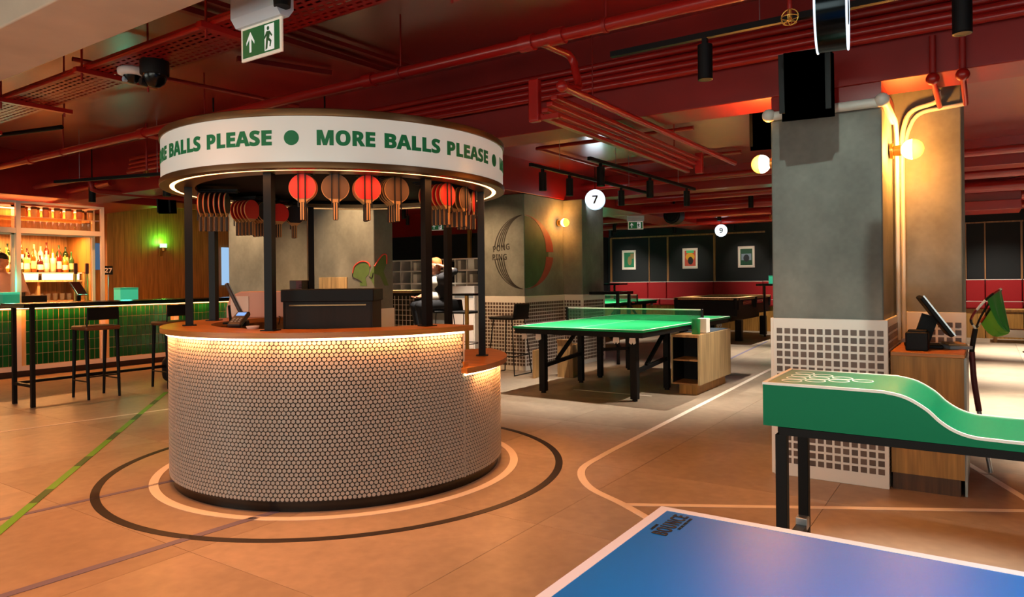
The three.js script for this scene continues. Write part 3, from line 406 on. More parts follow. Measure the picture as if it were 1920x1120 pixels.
// high tables
function highTable(label, [x, z], w, l, H, legs, mat) {
  const t = thing('high_table', label, 'table', [x, 0, z]);
  mesh('table_top', rb(w, 0.045, l, 0.004, 0, H - 0.0225, 0), mat ?? M.blackGloss, t);
  for (const [a, b] of legs) mesh('leg', rb(0.04, H - 0.045, 0.04, 0.003, a, (H - 0.045) / 2, b), M.blackMetal, t);
  if (legs.length > 2) { mesh('foot_rail', [bx(0.03, 0.03, l - 0.2, -w / 2 + 0.06, 0.22, 0), bx(w - 0.12, 0.03, 0.03, 0, 0.22, l / 2 - 0.1), bx(w - 0.12, 0.03, 0.03, 0, 0.22, -l / 2 + 0.1)], M.blackMetal, t); }
  return t;
}
highTable('long black high table in front of the green-tiled bar', [-8.43, -4.75], 0.56, 3.2, 1.08, [[0.22, 1.5], [-0.22, 1.5], [0.22, -1.5], [-0.22, -1.5]]);
highTable('small black high table against the skirt of the globe-lit column', [-4.72, -9.7], 0.5, 0.5, 1.08, [[0.2, 0.2], [0.2, -0.2]]);
highTable('black high table with a mint cube lamp near the partition wall', [-8.02, -16.25], 0.9, 0.5, 1.15, [[0.3, 0.2], [-0.3, 0.2]]);
highTable('black high table with a mint cube lamp behind the grey column', [-3.35, -15.6], 1.4, 0.6, 1.13, [[0.5, 0.2], [-0.55, 0.2]]);
// bar stools at the high table
function stool(label) {
  const t = thing('bar_stool', label, 'stool', [-8.36, 0, -3.95], 0, 'bar stools at the high table');
  mesh('seat', toCreasedNormals(rb(0.36, 0.05, 0.38, 0.022, 0, 0.785, 0), 0.6), M.seatTan, t);
  mesh('backrest', rb(0.025, 0.14, 0.34, 0.01, 0.165, 0.945, 0), M.black, t);
  for (const s of [-1, 1]) mesh('back_rod', rod([0.15, 0.76, s * 0.17], [0.168, 0.96, s * 0.165], 0.008), M.blackMetal, t);
  for (const s of [-1, 1]) for (const q of [-1, 1]) mesh('leg', new THREE.CylinderGeometry(0.022, 0.014, 0.765, 12).applyMatrix4(new THREE.Matrix4().makeShear(0, 0, -s * 0.06, 0, -q * 0.05, 0)).translate(s * 0.155, 0.3825, q * 0.165), M.black, t);
  mesh('stretcher', [rod([0.17, 0.25, -0.175], [0.17, 0.25, 0.175], 0.008), rod([-0.17, 0.25, -0.175], [-0.17, 0.25, 0.175], 0.008), rod([-0.17, 0.2, 0.175], [0.17, 0.2, 0.175], 0.008), rod([-0.17, 0.2, -0.175], [0.17, 0.2, -0.175], 0.008)], M.blackMetal, t);
  return t;
}
const st = stool('tan-seated bar stool with black backrest, in the clear at the high table');
dup(st, [-8.36, 0, -4.86], 0, 'tan-seated bar stool with black backrest, partly hidden by the kiosk');
{ const t = thing('holdall_bag', 'black holdall bag on the floor behind the second bar stool', 'bag', [-8.75, 0, -5.25], 0.5);
  mesh('body', rb(0.4, 0.34, 0.55, 0.1, 0, 0.17, 0), std(0x101014, 0.8), t); mesh('strap', curve([[0.1, 0.3, 0.2], [0.14, 0.38, 0.05], [0.14, 0.38, -0.1], [0.1, 0.3, -0.22]], 0.012, 6, 20), M.black, t); mesh('pocket', rb(0.05, 0.18, 0.36, 0.02, 0.2, 0.13, 0), std(0x1b1b22, 0.8), t); }
// black wire stools near the ring column
function wireStool(label, pos, turn) {
  const t = thing('wire_stool', label, 'stool', pos, turn, 'black wire-legged stools');
  mesh('seat', rb(0.4, 0.04, 0.4, 0.02, 0, 0.76, 0), M.black, t);
  mesh('backrest', toCreasedNormals(rb(0.05, 0.2, 0.34, 0.024, 0.2, 0.86, 0, 0, 0, -0.15), 0.7), M.black, t);
  for (const s of [-1, 1]) { mesh('leg', rod([0.15, 0.75, s * 0.15], [0.22, 0.01, s * 0.21], 0.008), M.blackMetal, t); mesh('leg', rod([-0.15, 0.75, s * 0.15], [-0.22, 0.01, s * 0.21], 0.008), M.blackMetal, t); }
  mesh('foot_ring', [rod([0.2, 0.26, -0.19], [0.2, 0.26, 0.19], 0.007), rod([-0.2, 0.26, -0.19], [-0.2, 0.26, 0.19], 0.007), rod([-0.2, 0.26, 0.19], [0.2, 0.26, 0.19], 0.007), rod([-0.2, 0.26, -0.19], [0.2, 0.26, -0.19], 0.007), rod([0.22, 0.012, -0.21], [0.22, 0.012, 0.21], 0.007), rod([-0.22, 0.012, -0.21], [-0.22, 0.012, 0.21], 0.007)], M.blackMetal, t);
  return t;
}
wireStool('black wire-legged stool in front of the ring-painted column', [-5.35, 0, -7.85], 0);
wireStool('black wire-legged stool behind the kiosk low ledge, before the white cabinet', [-6.95, 0, -8.95], Math.PI);
// high stand table left of the ring column
{ const t = thing('bar_ledge', 'narrow dark ledge on brass posts beside the ring-painted column', 'ledge', [-6.4, 0, -8.4]); mesh('ledge_top', rb(0.4, 0.03, 0.5, 0.004, 0, 1.06, 0), M.blackGloss, t); mesh('post', cy(0.03, 0.03, 1.045, 0.06, 0.522, 0.2, 16), M.brass, t); mesh('post', cy(0.03, 0.03, 1.045, 0.06, 0.522, -0.2, 16), M.brass, t); }
{ // box of bats by column
  const t = thing('cardboard_carton', 'tan cardboard carton behind a leg of the nearer green table', 'carton', [-4.55, 0, -8.05], 0.2); mesh('carton', [bx(0.2, 0.42, 0.012, 0, 0.21, 0.13), bx(0.2, 0.42, 0.012, 0, 0.21, -0.13), bx(0.012, 0.42, 0.26, 0.1, 0.21, 0), bx(0.012, 0.42, 0.26, -0.1, 0.21, 0), bx(0.2, 0.012, 0.26, 0, 0.006, 0)], M.pine, t); mesh('flap', bx(0.2, 0.1, 0.008, 0, 0.45, 0.15, 0, 0.5), M.pine, t); }
tag(mesh('carton_board', rb(0.04, 0.36, 0.22, 0.004, -4.85, 0.18, -7.75, 0.2), M.pine), 'thin tan board leaning near the cardboard carton', 'board');
{ // oak cabinet with till
  const t = thing('oak_cabinet', 'oak counter cabinet standing against the columns behind the green ramp', 'cabinet', [-0.29, 0, -5.1]);
  mesh('body', span(-0.185, 0.185, 0.1, 0.8, -0.36, 0.34), M.oakFront, t); mesh('top', rb(0.375, 0.024, 0.72, 0.004, 0.004, 0.812, 0.0), M.oak, t); mesh('plinth', span(-0.18, 0.165, 0, 0.1, -0.36, 0.325), std(0x6b4526, 0.5, 0, { map: T.wood }), t); mesh('edge_panel', span(0.185, 0.197, 0, 0.8, -0.36, 0.3), M.galv, t); }
{ const t = thing('till_monitor', 'black till monitor with slanted blue screen on the oak cabinet', 'screen', [-0.3, 0.824, -5.08], 0.15);
  mesh('stand', bar([-0.04, 0.01, -0.06], [0.02, 0.2, -0.06], 0.06, 0.09), M.black, t); mesh('stand_foot', rb(0.2, 0.02, 0.2, 0.006, -0.02, 0.01, -0.06), M.black, t);
  mesh('body', rb(0.03, 0.29, 0.3, 0.008, 0.045, 0.2, -0.06, 0, 0, 0.6), M.black, t); mesh('display', bx(0.002, 0.27, 0.28, 0.0585, 0.208, -0.06, 0, 0, 0.6), lit(0x4a5a9a, 0.25, 0x223050), t);
  mesh('bezel', bx(0.008, 0.295, 0.005, 0.055, 0.207, 0.092, 0, 0, 0.6), M.steel, t); }
tag(mesh('receipt_printer', [rb(0.12, 0.11, 0.14, 0.008, -0.345, 0.879, -4.93), rb(0.1, 0.015, 0.1, 0.004, -0.345, 0.938, -4.94)], M.black), 'square black receipt printer in front of the till monitor', 'printer');
tag(mesh('notepad', rb(0.13, 0.02, 0.2, 0.003, -0.17, 0.834, -5.16, 0.5), M.plasticGrey), 'grey notepad under the slanted till monitor', 'notepad');
tag(mesh('notepad', rb(0.1, 0.012, 0.16, 0.003, -0.165, 0.85, -5.17, 0.3), M.pine), 'tan notepad lying on the grey one', 'notepad');
{ // ball scoop with green net
  const t = thing('ball_scoop', 'long-handled ball collecting scoop with green net leaning on the oak cabinet', 'scoop', [0, 0, 0]);
  const P = [[-0.055, 0.93, -5.42], [-0.075, 0.78, -5.42], [-0.065, 0.6, -5.42], [-0.04, 0.4, -5.42], [0.02, 0.012, -5.42]];
  mesh('handle', curve(P.slice(2).map((p) => p), 0.014, 10), M.steel, t); mesh('grip', curve(P.slice(1, 4), 0.018, 10), std(0x5e1a1c, 0.5), t); mesh('neck', curve(P.slice(0, 2).concat([[-0.07, 0.72, -5.42]]), 0.016, 10), M.black, t); mesh('collar', cy(0.021, 0.021, 0.06, -0.012, 0.23, -5.42, 12), std(0x2a3d7a, 0.5), t);
  const loop = [[-0.055, 0.93, -5.42], [-0.075, 1.0, -5.3], [0.0, 1.12, -5.22], [0.07, 1.18, -5.35], [0.08, 1.17, -5.5], [0.03, 1.06, -5.6], [-0.03, 0.96, -5.52], [-0.055, 0.93, -5.42]];
  const cv = new THREE.CatmullRomCurve3(loop.map((p) => V(...p)));
  for (let i = 0; i < 14; i++) { const a = []; for (let k = 0; k <= 6; k++) a.push(cv.getPoint((i + k / 6) / 14).toArray()); mesh('hoop_segment', curve(a, 0.008, 6, 8), i % 3 === 0 ? M.paper : i % 3 === 1 ? M.black : std(0x7a1c1c, 0.5), t); }
  mesh('hoop_spoke', [curve([[-0.05, 0.94, -5.42], [-0.02, 1.02, -5.4], [0.06, 1.17, -5.42]], 0.007, 6, 16)], M.black, t);
  const pos = [], tip = V(0.13, 0.9, -5.36), N = 28, Rr = 6; const idx = [];
  for (let j = 0; j <= Rr; j++) for (let i = 0; i <= N; i++) { const p = cv.getPoint(0.3 + 0.55 * i / N); const f = j / Rr; p.lerp(tip, f * 0.92); p.y -= 0.05 * Math.sin(f * Math.PI); p.x += 0.012 * Math.sin(i * 1.3) * f * (1 - f) * 3; pos.push(p.x, p.y, p.z); if (i < N && j < Rr) { const a = j * (N + 1) + i; idx.push(a, a + 1, a + N + 1, a + 1, a + N + 2, a + N + 1); } }
  const g = new THREE.BufferGeometry(); g.setAttribute('position', new THREE.Float32BufferAttribute(pos, 3)); g.setIndex(idx); g.computeVertexNormals(); mesh('net_bag', g, M.netGreen, t);
}
// red benches along the back wall
const benchSpans = [[-8.5, -7.39], [-7.39, -6.87], [-6.87, -5.64], [-5.64, -4.44], [-4.44, -3.2], [-3.2, -1.9], [-1.9, -0.34], [-0.34, 0.0], [0.0, 0.62], [0.62, 2.2]];
const benchWords = ['under the green poster', 'between the green and the yellow poster', 'under the yellow poster', 'behind the black pool table', 'under the football poster', 'hidden behind the grey column', 'next to the column end', 'just clear of the globe-lit column', 'behind the green scoop net', 'at the far end beyond the scoop'];
benchSpans.forEach(([a, b], i) => {
  const t = thing('bench', 'red upholstered bench section ' + benchWords[i], 'bench', [(a + b) / 2, 0, -17.2], 0, 'red benches along the back wall'), w = b - a - 0.012;
  mesh('backrest', rb(w, 0.44, 0.12, 0.025, 0, 0.95, -0.22), M.upholRed, t); mesh('seat', rb(w, 0.16, 0.56, 0.035, 0, 0.665, 0.03), M.upholRed, t); mesh('base', bx(w, 0.585, 0.5, 0, 0.2925, 0.0), M.oakFront, t); mesh('piping', [bx(w, 0.012, 0.02, 0, 1.172, -0.17), bx(w, 0.01, 0.01, 0, 0.74, 0.305)], M.whitePaint, t);
});
// side tables at the right
{ const t = thing('low_table', 'low oak table in front of the bench behind the scoop', 'table', [0.55, 0, -16.2]); mesh('table_top', rb(0.9, 0.04, 0.6, 0.004, 0, 0.6, 0), M.oakFront, t); for (const s of [-1, 1]) for (const q of [-1, 1]) mesh('leg', bx(0.06, 0.58, 0.06, s * 0.4, 0.29, q * 0.25), M.oakFront, t); mesh('shelf', bx(0.8, 0.14, 0.4, 0, 0.17, 0), M.paper, t); }
{ const t = thing('round_table', 'round pale-topped pedestal table cut off by the picture edge', 'table', [0.9, 0, -14.2]); mesh('table_top', cy(0.36, 0.36, 0.03, 0, 1.14, 0, 32), M.oak, t); mesh('pedestal', cy(0.04, 0.03, 1.1, 0, 0.56, 0, 16), M.blackMetal, t); mesh('foot', cy(0.24, 0.22, 0.02, 0, 0.01, 0, 24), M.blackMetal, t); }
// ================================================================ THE BAR
{ const t = thing('bar_counter', 'bar counter faced with upright green glazed tiles and lit from under its top', 'bar', [0, 0, 0]);
  mesh('carcass', span(-11.6, -11.02, 0.09, 0.93, -9.2, -1.5), M.creamGrout, t); mesh('plinth', span(-11.6, -11.06, 0, 0.09, -9.2, -1.5), std(0x3a2116, 0.6), t); mesh('skirting', span(-11.05, -10.995, 0.09, 0.155, -9.2, -1.5), M.plasticWhite, t);
  mesh('bar_top', [rb(0.85, 0.05, 7.8, 0.005, -11.28, 0.985, -5.35)], std(0x5a4636, 0.35), t);
  for (const z of [-4.19, -5.3, -6.45, -7.6]) mesh('pilaster', span(-11.02, -10.985, 0.155, 0.93, z - 0.028, z + 0.028), M.plasticWhite, t);
  const g = metric(plain(new RoundedBoxGeometry(0.012, 0.148, 0.062, 1, 0.003))), ms = [M.greenTile, M.greenTileB, M.greenTileC];
  for (let i = 0; i < 56; i++) { const z = -3.55 - i * 0.0695; if ([-4.19, -5.3, -6.45].some((p) => Math.abs(p - z) < 0.06)) continue; for (let j = 0; j < 5; j++) { const o = new THREE.Mesh(g, ms[Math.floor(rnd() * 3)]); o.name = 'tile'; o.castShadow = o.receiveShadow = true; o.position.set(-11.014, 0.236 + j * 0.1545, z); t.add(o); } }
  { const list = []; for (let z = -1.55; z > -9.15; z -= 0.0695) if (z > -3.5 || z < -7.44) for (let j = 0; j < 5; j++) if (Math.abs(z + 7.6) > 0.06) list.push([z, 0.236 + j * 0.1545]); const im = new THREE.InstancedMesh(g, M.greenTile, list.length), m = new THREE.Matrix4(); im.name = 'more_tiles'; im.userData.kind = 'stuff'; list.forEach(([z, y], i) => im.setMatrixAt(i, m.makeTranslation(-11.014, y, z))); t.add(im); }
  mesh('light_strip', span(-10.985, -10.965, 0.94, 0.956, -9.1, -1.6), M.ledWarm, t);
  for (const z of [-2.6, -4.4, -6.2, -8.0]) { const l = new THREE.RectAreaLight(AMBER, I.barStrip, 1.7, 0.03); l.name = 'strip_glow'; l.position.set(-10.94, 0.935, z); l.rotation.set(-Math.PI / 2, 0, Math.PI / 2); t.add(l); }
}
{ const t = thing('bar_cage', 'pale steel glass rack frame standing on the bar', 'rack', [0, 0, 0]);
  const post = (x, z, w = 0.045) => mesh('post', span(x - w / 2, x + w / 2, 1.01, 2.43, z - w / 2, z + w / 2), M.whitePaint, t);
  post(-11.0, -4.19, 0.055); post(-11.0, -5.3); post(-11.6, -4.35, 0.04); post(-11.6, -5.45, 0.04); post(-11.0, -2.9); post(-11.6, -2.9);
  mesh('rail', [span(-11.02, -10.98, 2.4, 2.43, -5.3, -1.8), span(-11.02, -10.98, 1.99, 2.06, -5.3, -1.8), span(-11.62, -11.58, 2.4, 2.43, -5.45, -1.8), span(-11.62, -11.58, 2.0, 2.04, -5.45, -1.8), span(-11.6, -11.0, 2.4, 2.43, -5.32, -5.28), span(-11.6, -11.0, 2.0, 2.05, -5.32, -5.28)], M.whitePaint, t);
  mesh('shelf', span(-11.6, -11.0, 2.02, 2.035, -5.28, -1.8), phy(0xe8c89a, 0.4, 0, { transmission: 0.4, thickness: 0 }), t); mesh('shelf', span(-11.58, -11.02, 2.215, 2.225, -5.28, -1.8), phy(0xe8dcc8, 0.2, 0, { transmission: 0.6, thickness: 0 }), t);
  mesh('back_panel', span(-11.6, -11.59, 2.04, 2.4, -5.28, -1.8), M.pine, t);
  mesh('light_strip', span(-11.56, -11.54, 2.37, 2.385, -5.25, -1.85), M.ledWarm, t);
  for (const z of [-4.75, -3.6]) { const l = new THREE.RectAreaLight(AMBER, I.barStrip * 3.5, 1.0, 0.03); l.name = 'strip_glow'; l.position.set(-11.5, 2.365, z); l.rotation.set(-Math.PI / 2, 0, Math.PI / 2); t.add(l); }
}
{ const words = ['first', 'second', 'third', 'fourth', 'fifth', 'sixth', 'seventh', 'eighth', 'ninth', 'tenth', 'eleventh', 'twelfth', 'thirteenth', 'fourteenth'];
  const gl = plain(la([[0.001, 0.003], [0.033, 0.003], [0.04, 0.07], [0.036, 0.12], [0.039, 0.12], [0.043, 0.07], [0.036, 0], [0, 0]], 16)), cap = plain(la([[0, 0.12], [0.039, 0.12], [0.04, 0.15], [0.03, 0.155], [0, 0.155]], 16));
  const bodies = [phy(0xf2c27a, 0.15, 0, { transmission: 0.5, thickness: 0 }), phy(0xe89a6a, 0.15, 0, { transmission: 0.4, thickness: 0 }), phy(0xf6dca0, 0.15, 0, { transmission: 0.5, thickness: 0 })];
  for (let i = 0; i < 13; i++) { const t = thing('storage_jar', words[i] + ' capped jar from the cage post along the upper bar shelf', 'jar', [-11.15 - 0.1 * (i % 2), 2.226, -4.3 - i * 0.075], 0, 'jars on the upper bar shelf'); mesh('jar', gl.clone(), bodies[i % 3], t); mesh('lid', cap.clone(), i % 4 === 1 ? std(0xa03a22, 0.5) : std(0x4a2c16, 0.5), t); }
  for (let i = 0; i < 12; i++) tag(mesh('tumbler_glass', la([[0.001, 0.004], [0.034, 0.004], [0.04, 0.14], [0.042, 0.14], [0.036, 0], [0, 0]], 16, -11.12, 2.036, -4.29 - i * 0.08), M.glass), words[i] + ' glass from the cage post on the lower rack shelf', 'glass', 'glasses on the lower rack shelf');
}
{ // back bar
  const t = thing('back_bar', 'warm-lit back bar shelving of pale timber with shelf fronts lit by an added strip', 'shelf unit', [0, 0, 0]);
  mesh('back_panel', span(-13.75, -13.6, 0, 2.45, -6.1, -1.6), M.pine, t); mesh('end_panel', span(-13.6, -12.75, 0, 2.48, -6.15, -5.95), M.veneer, t); mesh('head_panel', span(-13.6, -12.9, 2.12, 2.48, -5.95, -1.6), M.oakFront, t);
  mesh('counter', span(-13.6, -12.8, 0.95, 1.0, -5.95, -1.6), M.oakFront, t); mesh('shelf', span(-13.6, -13.05, 1.32, 1.345, -5.95, -1.6), M.pine, t); mesh('shelf', span(-13.6, -13.05, 1.46, 1.48, -5.95, -1.6), M.pine, t); mesh('shelf', span(-13.6, -13.32, 1.48, 1.6, -5.95, -1.6), M.pine, t);
  const frontM = std(0xf0e6d4, 0.6); for (const [a, b] of [[-5.9, -5.32], [-5.26, -4.72], [-4.66, -4.1]]) mesh('shelf_front', span(-13.07, -13.045, 1.352, 1.452, a, b), frontM, t);
  mesh('light_strip', span(-12.965, -12.95, 1.462, 1.47, -5.9, -1.7), M.ledWarm, t); mesh('added_shelf_lip', span(-13.05, -12.945, 1.47, 1.482, -5.95, -1.6), M.pine, t);  // strip and covering lip added to brighten the shelf fronts
  for (const z of [-5.4, -4.4]) { const l = new THREE.RectAreaLight(0xffc890, I.barStrip * 1.6, 1.0, 0.03); l.name = 'strip_glow'; l.position.set(-12.958, 1.455, z); l.rotation.order = 'YXZ'; l.rotation.set(-0.85, Math.PI / 2, 0); t.add(l); }
  for (const z of [-5.95, -5.29, -4.69]) mesh('divider', span(-13.6, -13.1, 1.0, 1.32, z - 0.02, z + 0.02), M.pine, t);
  mesh('light_strip', span(-13.0, -12.98, 2.1, 2.118, -5.9, -1.7), M.ledWarm, t);
  for (const z of [-5.2, -4.0]) { const l = new THREE.RectAreaLight(0xffab62, I.backBar, 1.2, 0.06); l.name = 'strip_glow'; l.position.set(-12.99, 2.09, z); l.rotation.set(-Math.PI / 2, 0, Math.PI / 2); t.add(l); }
}
{ const cols = [0x2c5a2a, 0x6a1e16, 0xe9dcc0, 0x8a4a12, 0x1e3a20, 0xc9852a, 0xe8e0cc, 0x4a1410, 0xd8b25a], shapes = [[0.041, 0.21, 0.36], [0.044, 0.2, 0.33], [0.038, 0.25, 0.4], [0.046, 0.17, 0.29]];
  const wordN = ['green wine', 'dark red', 'clear', 'amber', 'bottle-green', 'orange liqueur', 'milky', 'maroon', 'golden'];
  let n = 0; const seen = {};
  for (let row = 0; row < 2; row++) for (let i = 0; i < 18; i++) {
    const k = (i * 5 + row * 4) % 9, [r, h1, h2] = shapes[(i * 3 + row) % 4], h = h2;
    const tz = -5.84 + i * 0.098 + rr(-0.005, 0.005); const u = (wordN[k]); seen[u + row] = (seen[u + row] ?? 0) + 1;
    const t = thing('bottle', ['first', 'second', 'third'][seen[u + row] - 1] + ' ' + u + ' bottle from the veneer end panel in the ' + (row ? 'rear' : 'front') + ' row', 'bottle', [row ? -13.42 : -13.2, row ? 1.601 : 1.481, tz], 0, 'spirit bottles on the back bar');
    mesh('bottle_glass', la([[0.001, 0.001], [r, 0.001], [r, h1], [r * 0.8, h1 + 0.03], [0.013, h1 + 0.06], [0.013, h - 0.02], [0.015, h - 0.015], [0.015, h], [0, h]], 14), phy(cols[k], 0.12, 0, { transmission: 0.35, thickness: 0 }), t);
    mesh('bottle_label', la([[r + 0.001, h1 * 0.25], [r + 0.001, h1 * 0.75]], 14), i % 3 ? M.paper : std(0xd9c08a, 0.7), t);
    n++;
  }
  for (let i = 0; i < 9; i++) tag(mesh('stacked_glass', la([[0.001, 0.004], [0.03, 0.004], [0.036, 0.12], [0.038, 0.12], [0.032, 0], [0, 0]], 14, -13.2, 1.0005, -5.8 + i * 0.11), M.glass), ['first', 'second', 'third', 'fourth', 'fifth', 'sixth', 'seventh', 'eighth', 'ninth'][i] + ' glass from the end panel on the back bar worktop', 'glass', 'glasses on the back bar worktop');
}
{ const w = sgroup('wall_veneer', 'wood-veneer wall with a green-glowing wall lamp', 'wall');
  mesh('core', span(-13.2, -12.62, 0, 2.68, -9.6, -6.15), M.veneer, w);
  const g = [0, 1].map((k) => { const q = bx(0.02, 2.66, 0.296); const m = metric(plain(q)), uv = m.attributes.uv; for (let i = 0; i < uv.count; i++) uv.setX(i, uv.getX(i) + k * 0.41); return m; });
  for (let i = 0; i < 10; i++) { const o = new THREE.Mesh(g[i % 2], M.veneer); o.name = 'panel'; o.castShadow = o.receiveShadow = true; o.position.set(-12.61, 1.34, -6.3 - i * 0.3); w.add(o); }
  mesh('coving', span(-13.2, -12.5, 2.68, 2.78, -9.6, -6.1), M.oakFront, w); }
{ const t = thing('wall_sconce', 'brass wall lamp glowing green on the veneer wall', 'wall lamp', [-12.6, 1.9, -7.1]);
  mesh('back_plate', rb(0.02, 0.14, 0.07, 0.005, 0.01, -0.06, 0), M.brass, t); mesh('arm', bar([0.02, -0.04, 0], [0.1, -0.03, 0], 0.025, 0.02), M.brass, t); mesh('cup', cy(0.045, 0.05, 0.06, 0.1, 0.0, 0, 20), M.brass, t); mesh('shade', cy(0.06, 0.06, 0.07, 0.1, 0.065, 0, 20), lit(0x9dffc0, 1.4), t); glow(t, [0.1, 0.13, 0], I.sconce, 0x58ff50, 2); }
tag(mesh('wall_screen', [rb(0.03, 0.75, 0.34, 0.004, -12.57, 1.6, -8.5)], lit(0xa9d4ff, 0.75, 0x334455)), 'tall narrow glowing pale blue panel at the end of the veneer wall', 'screen');
tag(mesh('menu_screen', [rb(0.02, 0.46, 0.16, 0.003, -12.738, 1.75, -6.04)], lit(0x4a88b8, 0.35, 0x223344)), 'small blue lit menu panel beside the bar rack', 'screen');
{ const t = thing('till_tablet', 'chrome-backed till tablet on a stand on the bar', 'tablet', [-11.15, 1.01, -5.03]); mesh('screen_back', rb(0.03, 0.24, 0.2, 0.01, 0.06, 0.2, 0.03, 0.5, 0, 0.6), M.chrome, t); mesh('stand', [bar([0, 0.01, 0], [0.05, 0.2, 0.02], 0.05, 0.02), rb(0.2, 0.015, 0.2, 0.004, 0, 0.0075, 0)], M.black, t); }
{ const t = thing('cube_lamp', 'glowing mint green cube lamp on the bar next to the number stand', 'lamp', [-10.95, 1.01, -5.62]); mesh('box', rb(0.2, 0.2, 0.27, 0.004, 0, 0.1, 0), M.mint, t); mesh('lid', rb(0.204, 0.03, 0.274, 0.003, 0, 0.19, 0), M.teal, t); glow(t, [0, 0.3, 0], 0.25, 0x50ffc8, 4); }
{ const t = thing('cube_lamp', 'glowing mint green cube lamp on the bar at the picture edge', 'lamp', [-10.95, 1.01, -4.05]); mesh('box', rb(0.2, 0.16, 0.2, 0.004, 0, 0.08, 0), M.teal, t); mesh('lid', rb(0.204, 0.03, 0.204, 0.003, 0, 0.15, 0), M.mint, t); glow(t, [0, 0.3, 0], 0.25, 0x50ffc8, 4); }
{ const t = thing('cube_lamp', 'glowing mint green cube lamp on the high table near the partition wall', 'lamp', [-8.1, 1.15, -15.95]); mesh('box', rb(0.18, 0.13, 0.14, 0.004, 0, 0.065, 0), M.mint, t); mesh('lid', rb(0.184, 0.02, 0.144, 0.003, 0, 0.125, 0), M.teal, t); glow(t, [0, 0.3, 0], 0.25, 0x50ffc8, 4); }
{ const t = thing('cube_lamp', 'glowing mint green cube lamp on the high table behind the grey column', 'lamp', [-3.72, 1.13, -15.5]); mesh('box', rb(0.2, 0.17, 0.14, 0.004, 0, 0.085, 0), M.mint, t); mesh('lid', rb(0.204, 0.02, 0.144, 0.003, 0, 0.162, 0), M.teal, t); glow(t, [0, 0.3, 0], 0.25, 0x50ffc8, 4); }
{ const t = thing('table_number_stand', 'table number stand reading 27 on the bar', 'number stand', [-10.98, 1.01, -5.37]); mesh('base', cy(0.04, 0.035, 0.012, 0, 0.006, 0, 20), M.blackMetal, t); mesh('stem', cy(0.005, 0.005, 0.42, 0, 0.21, 0, 8), M.steel, t); const p = mesh('plate', rb(0.012, 0.13, 0.13, 0.004, 0, 0.47, 0, -0.2), M.black, t); mesh('number', centred(text('27', 0.07, 0.003)).rotateY(Math.PI / 2 - 0.2).translate(0.008, 0.47, 0), M.plasticWhite, p); }
{ const t = thing('bar_caddy', 'black napkin caddy on the bar between the cage posts', 'caddy', [-11.25, 1.01, -4.4]); mesh('body', [rb(0.24, 0.11, 0.4, 0.006, 0, 0.055, 0)], M.black, t); mesh('divider', bx(0.24, 0.05, 0.01, 0, 0.135, 0.08), M.blackMetal, t); }
{ const t = thing('beer_tap', 'beer tap column with dark handles beside the bar rack', 'beer tap', [-11.3, 1.01, -5.13]); mesh('column', [cy(0.03, 0.025, 0.42, 0, 0.21, -0.08, 16), cy(0.03, 0.025, 0.42, 0, 0.21, 0.08, 16), cy(0.05, 0.05, 0.02, 0, 0.01, -0.08, 16), cy(0.05, 0.05, 0.02, 0, 0.01, 0.08, 16)], M.brass, t); for (const z of [-0.08, 0.08]) mesh('handle', rb(0.03, 0.16, 0.05, 0.012, 0.02, 0.5, z), std(0x3a1410, 0.4), t); }

// ================================================================ RECEPTION CORNER BEHIND THE KIOSK
{ const t = thing('back_desk', 'service desk with white wire-grid front behind the kiosk', 'desk', [-9.9, 0, -10.4]);
  mesh('desk_top', rb(1.7, 0.05, 0.6, 0.006, -0.1, 1.06, 0), M.pine, t); mesh('body', bx(1.6, 1.03, 0.4, -0.1, 0.515, -0.05), M.black, t); mesh('post', rb(0.06, 1.03, 0.05, 0.004, 0.02, 0.515, 0.24), M.oakFront, t);
  for (let i = 0; i < 17; i++) mesh('wire', bx(0.008, 0.95, 0.006, -0.88 + i * 0.1, 0.5, 0.2), M.whitePaint, t); for (let j = 0; j < 9; j++) mesh('wire', bx(1.66, 0.008, 0.006, -0.1, 0.1 + j * 0.1, 0.204), M.whitePaint, t); }
{ const t = thing('desk_monitor', 'small computer monitor glowing blue on the service desk', 'monitor', [-10.2, 1.085, -10.4], 0.5); mesh('stand', [rb(0.12, 0.012, 0.1, 0.003, 0, 0.006, 0), bx(0.03, 0.08, 0.02, 0, 0.05, 0)], M.black, t); mesh('body', rb(0.3, 0.24, 0.025, 0.005, 0, 0.2, 0), M.black, t); mesh('display', bx(0.28, 0.22, 0.002, 0, 0.2, 0.0135), M.screenBlue, t); }
{ const t = thing('back_shelf', 'white compartment shelving behind the service desk', 'shelf unit', [-10.5, 0, -12.9]); mesh('back_panel', bx(3.4, 1.75, 0.02, 0, 0.9, -0.2), std(0x6d6a64, 0.7), t);
  for (const y of [0.9, 1.2, 1.5, 1.76]) mesh('shelf', bx(3.4, 0.03, 0.4, 0, y, 0), M.whitePaint, t); for (let i = 0; i < 11; i++) mesh('upright', bx(0.025, 0.9, 0.38, -1.7 + i * 0.34, 1.32, 0), M.whitePaint, t); }
{ const cols = [0xe6e0d4, 0x2a2a2c, 0x8a8d90, 0xd9d2c4, 0x5a2a22]; for (let i = 0; i < 14; i++) { const c = i % 7, r = Math.floor(i / 7); tag(mesh('box_file', rb(0.09 + 0.03 * ((i * 3) % 4), 0.19 + 0.02 * (i % 3), 0.28, 0.004, -11.4 + c * 0.34, (r ? 1.215 : 1.515) + (0.19 + 0.02 * (i % 3)) / 2, -12.86), std(cols[(i * 2 + r) % 5], 0.6)), ['first', 'second', 'third', 'fourth', 'fifth', 'sixth', 'seventh'][c] + ' box file on the ' + (r ? 'middle' : 'top') + ' row of the back shelving', 'box file', 'box files on the back shelving'); } }
